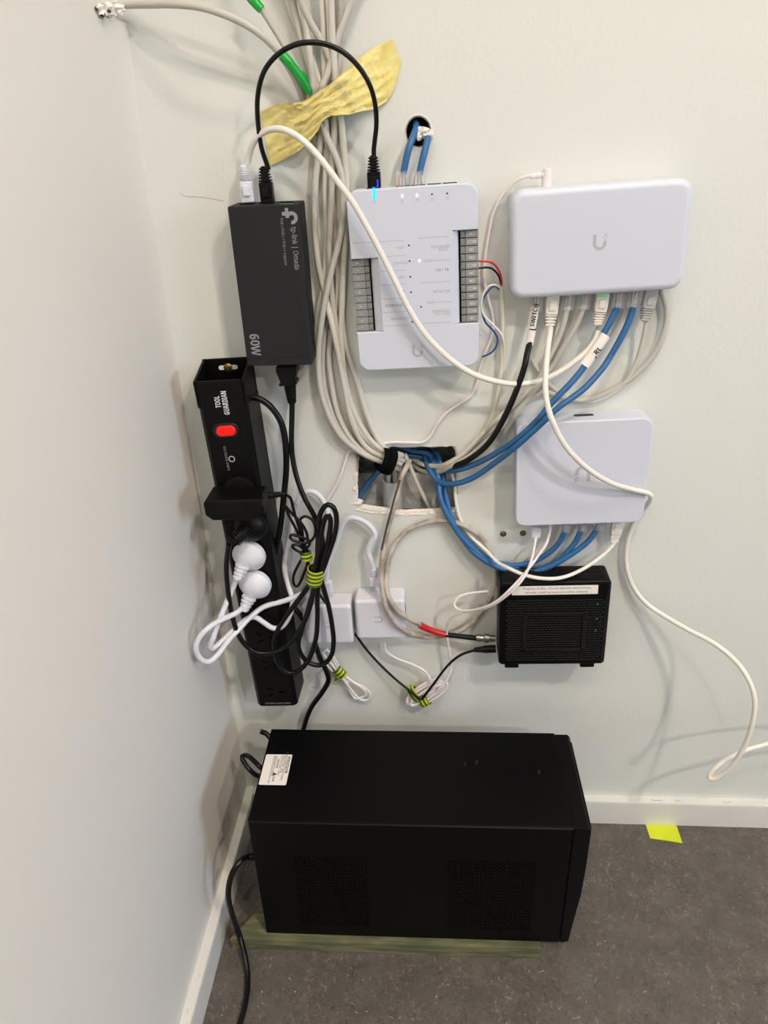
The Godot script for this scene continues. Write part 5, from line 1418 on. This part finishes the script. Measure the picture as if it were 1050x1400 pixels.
func bundle() -> void:
	# grey cables from above, under the masking tape, gathered into the slot
	var rows := [
		[Vector3(138.9, 1046.2, 8.0), Vector3(148.3, 970.3, 8.0), Vector3(151.1, 947.9, 8.0), Vector3(157.6, 922.0, 9.0), Vector3(163.7, 900.5, 11.0), Vector3(168.9, 884.0, 12.0), Vector3(167.4, 861.7, 12.0), Vector3(162.4, 841.7, 10.0), Vector3(157.9, 820.3, 8.0), Vector3(154.6, 788.1, 7.0), Vector3(154.9, 755.0, 7.0), Vector3(159.8, 724.0, 8.0), Vector3(165.5, 693.9, 12.0), Vector3(170.7, 660.4, 12.0), Vector3(173.9, 629.4, 10.0), Vector3(179.4, 593.3, 9.0), Vector3(192.4, 563.2, 6.0), Vector3(212.8, 547.7, 2.0), Vector3(228.6, 535.5, -10.0)],
		[Vector3(146.6, 1044.3, 14.0), Vector3(156.3, 969.1, 14.0), Vector3(159.1, 947.1, 13.0), Vector3(161.3, 919.9, 14.0), Vector3(162.8, 897.7, 15.0), Vector3(165.3, 878.5, 16.0), Vector3(171.5, 858.8, 16.0), Vector3(180.9, 835.5, 15.0), Vector3(184.1, 812.2, 15.0), Vector3(180.2, 780.1, 15.0), Vector3(169.3, 747.4, 15.0), Vector3(159.2, 712.8, 14.0), Vector3(151.2, 675.4, 12.0), Vector3(148.7, 643.8, 11.0), Vector3(151.9, 614.3, 11.0), Vector3(165.0, 580.3, 11.0), Vector3(183.9, 559.4, 9.0), Vector3(203.5, 547.0, 6.0), Vector3(222.3, 534.6, -8.0)],
		[Vector3(167.5, 1044.8, 8.0), Vector3(172.1, 969.3, 8.0), Vector3(173.5, 947.1, 8.0), Vector3(172.9, 921.5, 8.0), Vector3(172.7, 900.3, 8.0), Vector3(173.7, 878.4, 8.0), Vector3(169.0, 841.3, 6.0), Vector3(166.2, 811.9, 5.0), Vector3(165.3, 779.3, 5.0), Vector3(160.5, 737.3, 6.0), Vector3(151.5, 702.1, 6.0), Vector3(147.3, 664.2, 6.0), Vector3(147.4, 635.4, 6.0), Vector3(153.5, 600.9, 7.0), Vector3(169.4, 570.4, 7.0), Vector3(188.8, 554.3, 5.0), Vector3(207.0, 543.5, 0.0), Vector3(225.8, 527.5, -16.0)],
		[Vector3(118.5, 1045.2, 16.0), Vector3(151.9, 969.0, 16.0), Vector3(163.7, 941.8, 14.0), Vector3(174.8, 923.2, 12.0), Vector3(180.4, 905.2, 12.0), Vector3(180.2, 878.1, 14.0), Vector3(175.8, 842.5, 12.0), Vector3(171.8, 804.3, 11.0), Vector3(167.0, 763.7, 10.0), Vector3(166.9, 720.6, 9.0), Vector3(169.4, 683.5, 8.0), Vector3(170.5, 651.7, 8.0), Vector3(175.3, 620.5, 7.0), Vector3(182.8, 588.5, 7.0), Vector3(198.6, 564.4, 5.0), Vector3(215.1, 548.6, 0.0), Vector3(231.8, 538.1, -12.0)],
		[Vector3(185.0, 1042.6, 14.0), Vector3(182.3, 968.1, 14.0), Vector3(181.5, 946.1, 14.0), Vector3(181.4, 925.9, 14.0), Vector3(182.3, 899.7, 15.0), Vector3(185.1, 872.4, 16.0), Vector3(186.3, 842.2, 13.0), Vector3(186.9, 819.7, 12.0), Vector3(183.6, 787.8, 11.0), Vector3(179.8, 746.3, 10.0), Vector3(175.0, 702.3, 9.0), Vector3(173.2, 674.0, 8.0), Vector3(174.6, 635.3, 7.0), Vector3(182.6, 600.6, 7.0), Vector3(195.2, 574.0, 6.0), Vector3(209.3, 558.0, 4.0), Vector3(227.3, 545.1, -8.0)],
		[Vector3(246.6, 1040.7, 10.0), Vector3(205.5, 967.7, 10.0), Vector3(197.7, 953.9, 10.0), Vector3(186.3, 931.0, 12.0), Vector3(175.7, 905.2, 14.0), Vector3(170.3, 891.9, 18.0), Vector3(171.2, 870.0, 17.0), Vector3(171.9, 841.3, 8.0), Vector3(173.4, 789.2, 4.0), Vector3(173.1, 750.2, 4.0), Vector3(172.4, 727.8, 4.0), Vector3(165.8, 692.0, 4.0), Vector3(159.6, 663.5, 4.0), Vector3(159.9, 634.6, 4.0), Vector3(164.7, 600.1, 5.0), Vector3(177.1, 571.2, 5.0), Vector3(195.7, 552.1, 4.0), Vector3(213.1, 540.8, -2.0), Vector3(228.1, 524.8, -18.0)],
		[Vector3(120.0, 1048.0, 4.0), Vector3(141.6, 971.1, 4.0), Vector3(148.0, 948.5, 4.0), Vector3(160.6, 919.6, 5.0), Vector3(166.8, 900.6, 6.0), Vector3(175.7, 878.3, 8.0), Vector3(178.4, 842.3, 7.0), Vector3(179.1, 814.0, 5.0), Vector3(177.4, 776.3, 4.0), Vector3(175.0, 722.9, 4.0), Vector3(174.7, 694.7, 4.0), Vector3(178.2, 665.3, 3.5), Vector3(186.9, 632.5, 3.5), Vector3(193.9, 601.6, 3.5), Vector3(203.6, 573.8, 3.5), Vector3(213.9, 558.0, 2.0), Vector3(230.4, 545.9, -10.0)],
		[Vector3(194.1, 1044.4, 5.0), Vector3(189.6, 969.0, 5.0), Vector3(188.3, 946.8, 5.0), Vector3(185.9, 926.5, 5.0), Vector3(183.1, 900.0, 6.0), Vector3(183.1, 875.3, 8.0), Vector3(180.6, 840.9, 4.0), Vector3(174.9, 801.7, 4.0), Vector3(168.9, 763.4, 3.5), Vector3(160.4, 709.1, 3.5), Vector3(154.2, 673.1, 3.5), Vector3(151.6, 646.8, 3.5), Vector3(154.1, 615.8, 4.0), Vector3(166.6, 579.6, 5.0), Vector3(185.8, 559.0, 4.0), Vector3(207.2, 550.3, 0.0), Vector3(230.2, 540.7, -14.0)]]
	var says := ["grey network cable bulging out leftmost beside the injector", "grey network cable crossing in front of the bundle from right to left", "grey network cable deep in the bundle's left half, near the injector", "grey network cable in the middle of the bundle under the masking tape", "grey printed network cable along the bundle's right side, next to the hub", "grey network cable coming in from top right, slanting under the tape", "grey network cable ending as the bundle's rightmost strand above the slot", "grey network cable flat on the wall at the back of the bundle"]
	for k in rows.size():
		var b := MB.new()
		tube(b, rows[k], 2.95, 12)
		tag(put(b, "network_cable", M["grey_cable_%d" % (k % 4)]), says[k], "cable", "grey bundled cables")
	# the two that come in from the left with green flags
	var b1 := MB.new()
	tube(b1, [Vector3(-17.9, 958.4, 8.0), Vector3(-3.6, 959.3, 9.0), Vector3(13.1, 959.3, 12.0), Vector3(34.9, 957.7, 22.0), Vector3(58.9, 955.6, 32.0), Vector3(80.4, 952.4, 36.0), Vector3(97.5, 947.3, 36.0), Vector3(113.9, 940.1, 34.0), Vector3(128.1, 930.5, 30.0), Vector3(137.9, 920.0, 24.0), Vector3(145.1, 907.3, 16.0), Vector3(152.0, 890.1, 10.0), Vector3(157.8, 870.5, 8.0), Vector3(163.1, 850.3, 6.0)], 2.95, 12)
	tag(put(b1, "network_cable", M.grey_cable_1), "grey network cable arching from the torn wall corner to the bundle", "cable", "grey bundled cables")
	var b2 := MB.new()
	tube(b2, [Vector3(81.7, 1025.9, 12.0), Vector3(115.8, 967.5, 20.0), Vector3(120.7, 958.6, 20.0), Vector3(126.9, 949.5, 20.0), Vector3(134.1, 938.3, 20.0), Vector3(142.0, 925.3, 20.0), Vector3(149.5, 911.2, 18.0), Vector3(157.9, 896.2, 16.0), Vector3(162.6, 884.2, 12.0), Vector3(164.2, 861.8, 8.0)], 2.6, 12)
	tag(put(b2, "network_cable", M.grey_cable_3), "thin grey network cable with a green flag at the top edge", "cable", "grey bundled cables")
	for k in 2:
		var t := thing("cable_flag", ["bright green tape flag on a grey cable just above the masking tape", "bright green tape flag at the top edge on a slanting grey cable"][k], "tape", [Vector3(149.5, 906.9, 20.0), Vector3(122.5, 954.8, 22.0)][k], 0, "green tape flags")
		var f := MB.new()
		if k == 0:
			tube(f, [Vector3(139.8, 918.6, 22.0), Vector3(144.3, 914.3, 22.0), Vector3(150.8, 906.3, 21.0), Vector3(156.5, 897.2, 19.0), Vector3(159.5, 891.2, 17.0)], 4.2, 10, 3.0, 3.4)
			var fp := [Vector3(140.6, 915.5, 21.0), Vector3(145.2, 910.6, 22.0), Vector3(152.6, 900.4, 20.0), Vector3(159.2, 890.8, 15.0), Vector3(160.0, 899.1, 20.0), Vector3(158.3, 905.4, 22.0)]
			f.quad(fp[0], fp[1], fp[5], fp[0]); f.quad(fp[1], fp[2], fp[4], fp[5]); f.tri(fp[2], fp[3], fp[4])
			f.tri(fp[0] - Vector3(0, 0, .3), fp[5] - Vector3(0, 0, .3), fp[1] - Vector3(0, 0, .3)); f.quad(fp[5] - Vector3(0, 0, .3), fp[4] - Vector3(0, 0, .3), fp[2] - Vector3(0, 0, .3), fp[1] - Vector3(0, 0, .3)); f.tri(fp[4] - Vector3(0, 0, .3), fp[3] - Vector3(0, 0, .3), fp[2] - Vector3(0, 0, .3))
		else:
			tube(f, [Vector3(116.7, 961.4, 22.0), Vector3(119.8, 957.4, 22.0), Vector3(123.0, 953.8, 22.0), Vector3(125.9, 950.8, 22.0)], 4.4, 10, 3.0, 3.6)
		put(f, "wrap", M.green_tape, t, true)
	# hook-and-loop strap where the bundle enters the slot
	var st := thing("cable_strap", "black hook-and-loop strap round the grey bundle at the wall slot", "strap", Vector3(214.6, 548.6, 6.0))
	var s := MB.new()
	var xf := orient(Vector3(212.2, 546.9, 6.0), Vector3(0.82, -0.42, -0.25))
	lathe(s, [Vector2(11.5, -6), Vector2(13, -6.5), Vector2(13.6, 0), Vector2(13, 6), Vector2(11.8, 6.5), Vector2(11.0, 5), Vector2(11.5, -6)], 24, xf)
	put(s, "band", M.velcro, st, true)
	s = MB.new()
	lathe(s, [Vector2(12.5, 1), Vector2(14.8, 1), Vector2(14.8, 8.5), Vector2(12.5, 8.5), Vector2(12.5, 1)], 24, xf)
	put(s, "overlap", M.velcro, st, true)
	# what the slot shows inside
	var c := MB.new()
	lathe(c, [Vector2(9.5, 0), Vector2(11, 0), Vector2(11, -90), Vector2(9.5, -90), Vector2(9.5, 0)], 24, Transform3D(Basis.IDENTITY, Vector3(217.7, 510.3, -22.0)))
	tag(put(c, "wall_conduit", M.conduit), "pale grey plastic conduit standing open-ended inside the wall slot", "conduit")
	for k in 2:
		b1 = MB.new()
		tube(b1, [[Vector3(228.2, 530.1, -18.0), Vector3(221.5, 531.9, -22.0), Vector3(215.5, 525.7, -24.0), Vector3(213.4, 509.4, -24.0), Vector3(212.8, 487.2, -24.0)], [Vector3(231.5, 527.5, -16.0), Vector3(226.4, 530.1, -22.0), Vector3(221.2, 524.8, -26.0), Vector3(220.8, 508.4, -26.0), Vector3(220.2, 486.2, -26.0)]][k], 2.6, 10)
		tag(put(b1, "conduit_cable", M.grey_cable_3), ["grey cable stub on the left going down into the conduit", "grey cable stub on the right going down into the conduit"][k], "cable", "cables in the conduit")
	tag(put(swept([Vector3(174.9, 482.0, -12.0), Vector3(182.7, 495.9, -16.0), Vector3(194.7, 512.3, -20.0), Vector3(206.3, 523.1, -26.0), Vector3(221.1, 535.7, -34.0), Vector3(241.6, 541.9, -40.0)], 3.1), "slot_cable", M.blue_cable), "single blue cable slanting across the left of the wall slot", "cable")
	tag(put(swept([Vector3(214.4, 557.3, -16.0), Vector3(226.1, 551.3, -20.0), Vector3(242.1, 545.9, -22.0), Vector3(258.2, 540.6, -26.0), Vector3(270.5, 521.0, -30.0), Vector3(280.6, 500.8, -34.0)], 3.1), "slot_cable", M.blue_cable), "blue cable along the top lip inside the wall slot", "cable")
	tag(put(swept([Vector3(220.1, 545.2, -24.0), Vector3(234.6, 539.0, -26.0), Vector3(250.0, 534.5, -30.0), Vector3(263.9, 524.6, -34.0)], 3.1), "slot_cable", M.blue_cable), "short blue cable with print, just below the slot's top lip", "cable")
	tag(put(swept([Vector3(232.7, 545.9, -14.0), Vector3(238.1, 531.9, -14.0), Vector3(245.9, 509.4, -16.0), Vector3(253.9, 490.1, -18.0), Vector3(261.3, 471.3, -20.0), Vector3(265.5, 454.9, -22.0)], 2.4), "slot_cable", M.grey_cable_0), "thin pale cable hanging straight down inside the wall slot", "cable")
	b1 = MB.new()
	tube(b1, [Vector3(232.5, 542.5, -18.0), Vector3(229.4, 539.8, -14.0), Vector3(223.7, 537.2, -12.0), Vector3(216.3, 533.7, -14.0), Vector3(208.5, 528.4, -20.0)], 2.6, 10)
	tag(put(b1, "slot_cable", M.grey_cable_1), "grey cable curling behind the strap inside the wall slot", "cable")

func coax() -> void:
	var t := thing("coaxial_cable", "old dirty grey coaxial cable looped below the wall slot to the modem", "cable", Vector3(208.1, 441.6, 6.0))
	var b := MB.new()
	tube(b, [Vector3(238.2, 538.9, -14.0), Vector3(234.2, 531.0, -8.0), Vector3(229.5, 523.7, -1.0), Vector3(225.4, 508.3, 4.0), Vector3(219.3, 486.3, 7.0), Vector3(213.0, 462.7, 8.0), Vector3(207.7, 439.5, 14.0), Vector3(205.6, 417.8, 26.0), Vector3(206.6, 394.7, 33.0), Vector3(212.5, 367.5, 33.0), Vector3(225.5, 346.1, 32.0), Vector3(240.3, 326.7, 20.0), Vector3(259.4, 313.5, 8.0), Vector3(282.3, 317.1, 8.0), Vector3(301.5, 327.2, 8.0), Vector3(316.8, 344.5, 8.0), Vector3(329.8, 367.7, 8.0), Vector3(335.2, 392.2, 8.0), Vector3(333.4, 419.0, 8.0), Vector3(321.3, 447.9, 8.0), Vector3(303.8, 464.2, 7.0), Vector3(281.0, 472.9, 6.0), Vector3(259.8, 471.4, 5.0), Vector3(238.4, 461.8, 4.5), Vector3(222.3, 444.3, 4.0), Vector3(213.3, 426.5, 10.0), Vector3(210.7, 411.6, 24.0), Vector3(211.6, 396.1, 32.0), Vector3(219.4, 375.7, 33.0), Vector3(233.4, 359.8, 32.0), Vector3(248.3, 340.7, 20.0), Vector3(262.1, 329.9, 16.0), Vector3(276.0, 324.3, 15.5)], 2.9, 12)
	put(b, "jacket", M.dirty_coax, t, true)
	b = MB.new()
	tube(b, [Vector3(228.1, 522.1, 3.2), Vector3(223.1, 506.1, 6.8), Vector3(217.4, 485.9, 9.8), Vector3(211.1, 462.8, 11.5), Vector3(206.1, 441.3, 17.0)], 1.1, 6)
	put(b, "messenger_wire", M.dirt, t, true)
	b = MB.new()
	tube(b, [Vector3(248.3, 340.2, 20.0), Vector3(256.0, 333.6, 17.5), Vector3(266.4, 327.4, 15.5), Vector3(278.7, 323.7, 16.0)], 4.2, 12, 2.0, 3.6)
	put(b, "red_tape", M.red_tape, t, true)
	b = MB.new()
	tube(b, [Vector3(278.7, 323.7, 16.0), Vector3(296.8, 323.5, 19.0), Vector3(315.7, 323.3, 22.0)], 3.1, 12)
	put(b, "tail", M.black_cable, t, true)
	b = MB.new()
	var xf := orient(Vector3(314.9, 323.9, 22.0), Vector3(1, -0.02, 0))
	lathe(b, [Vector2(0, 0), Vector2(4.2, 0), Vector2(4.4, 6), Vector2(3.8, 7), Vector2(3.8, 9), Vector2(4.6, 9.5), Vector2(5.4, 10), Vector2(5.4, 15), Vector2(4.2, 15.5), Vector2(4.2, 22), Vector2(0, 22)], 12, xf)
	put(b, "threaded_connector", M.steel, t, true)

# ---------------------------------------------------------------- the scene
func _ready() -> void:
	make_materials()
	var cam := Camera3D.new()
	cam.name = "camera"
	cam.fov = 2.0 * rad_to_deg(atan(700.0 / 1005.0))
	cam.transform = Transform3D(Basis(Vector3(0.99771, -0.03148, -0.05979), Vector3(0.00011, 0.88555, -0.46454), Vector3(0.06757, 0.46347, 0.88353)), Vector3(0.26475, 0.86341, 0.72937))
	cam.near = 0.02
	add_child(cam)
	var env := Environment.new()
	var sky := Sky.new()
	var sm := ProceduralSkyMaterial.new()
	sm.sky_top_color = Color("a2bee2"); sm.sky_horizon_color = Color("dfe9f2"); sm.ground_bottom_color = Color("7d7a70"); sm.ground_horizon_color = Color("c9cdcf")
	sm.sky_energy_multiplier = 4.1; sm.ground_energy_multiplier = 0.8; sm.sun_angle_max = 0.0
	sky.sky_material = sm
	env.background_mode = Environment.BG_SKY
	env.sky = sky
	env.tonemap_mode = Environment.TONE_MAPPER_LINEAR
	env.tonemap_exposure = 0.79
	env.sdfgi_enabled = true; env.ssao_enabled = true; env.ssil_enabled = true
	var we := WorldEnvironment.new()
	we.name = "world_environment"; we.environment = env
	add_child(we)
	downlight(1400, 1550, 4.0, "round downlight in the ceiling out to the right of the network switch")
	downlight(720, 820, 1.25, "round downlight in the ceiling almost straight above the network gear")
	downlight(2200, 2900, 6.6, "round downlight farthest from the corner, deeper into the room")
	downlight(250, 1440, 1.5, "round downlight in the ceiling beside the left wall")
	room()
	ups()
	hub()
	switch_box()
	gateway()
	injector()
	power_strip()
	modem()
	adapters()
	plugs_and_leads()
	patch_leads()
	bundle()
	coax()
	wall_bits()
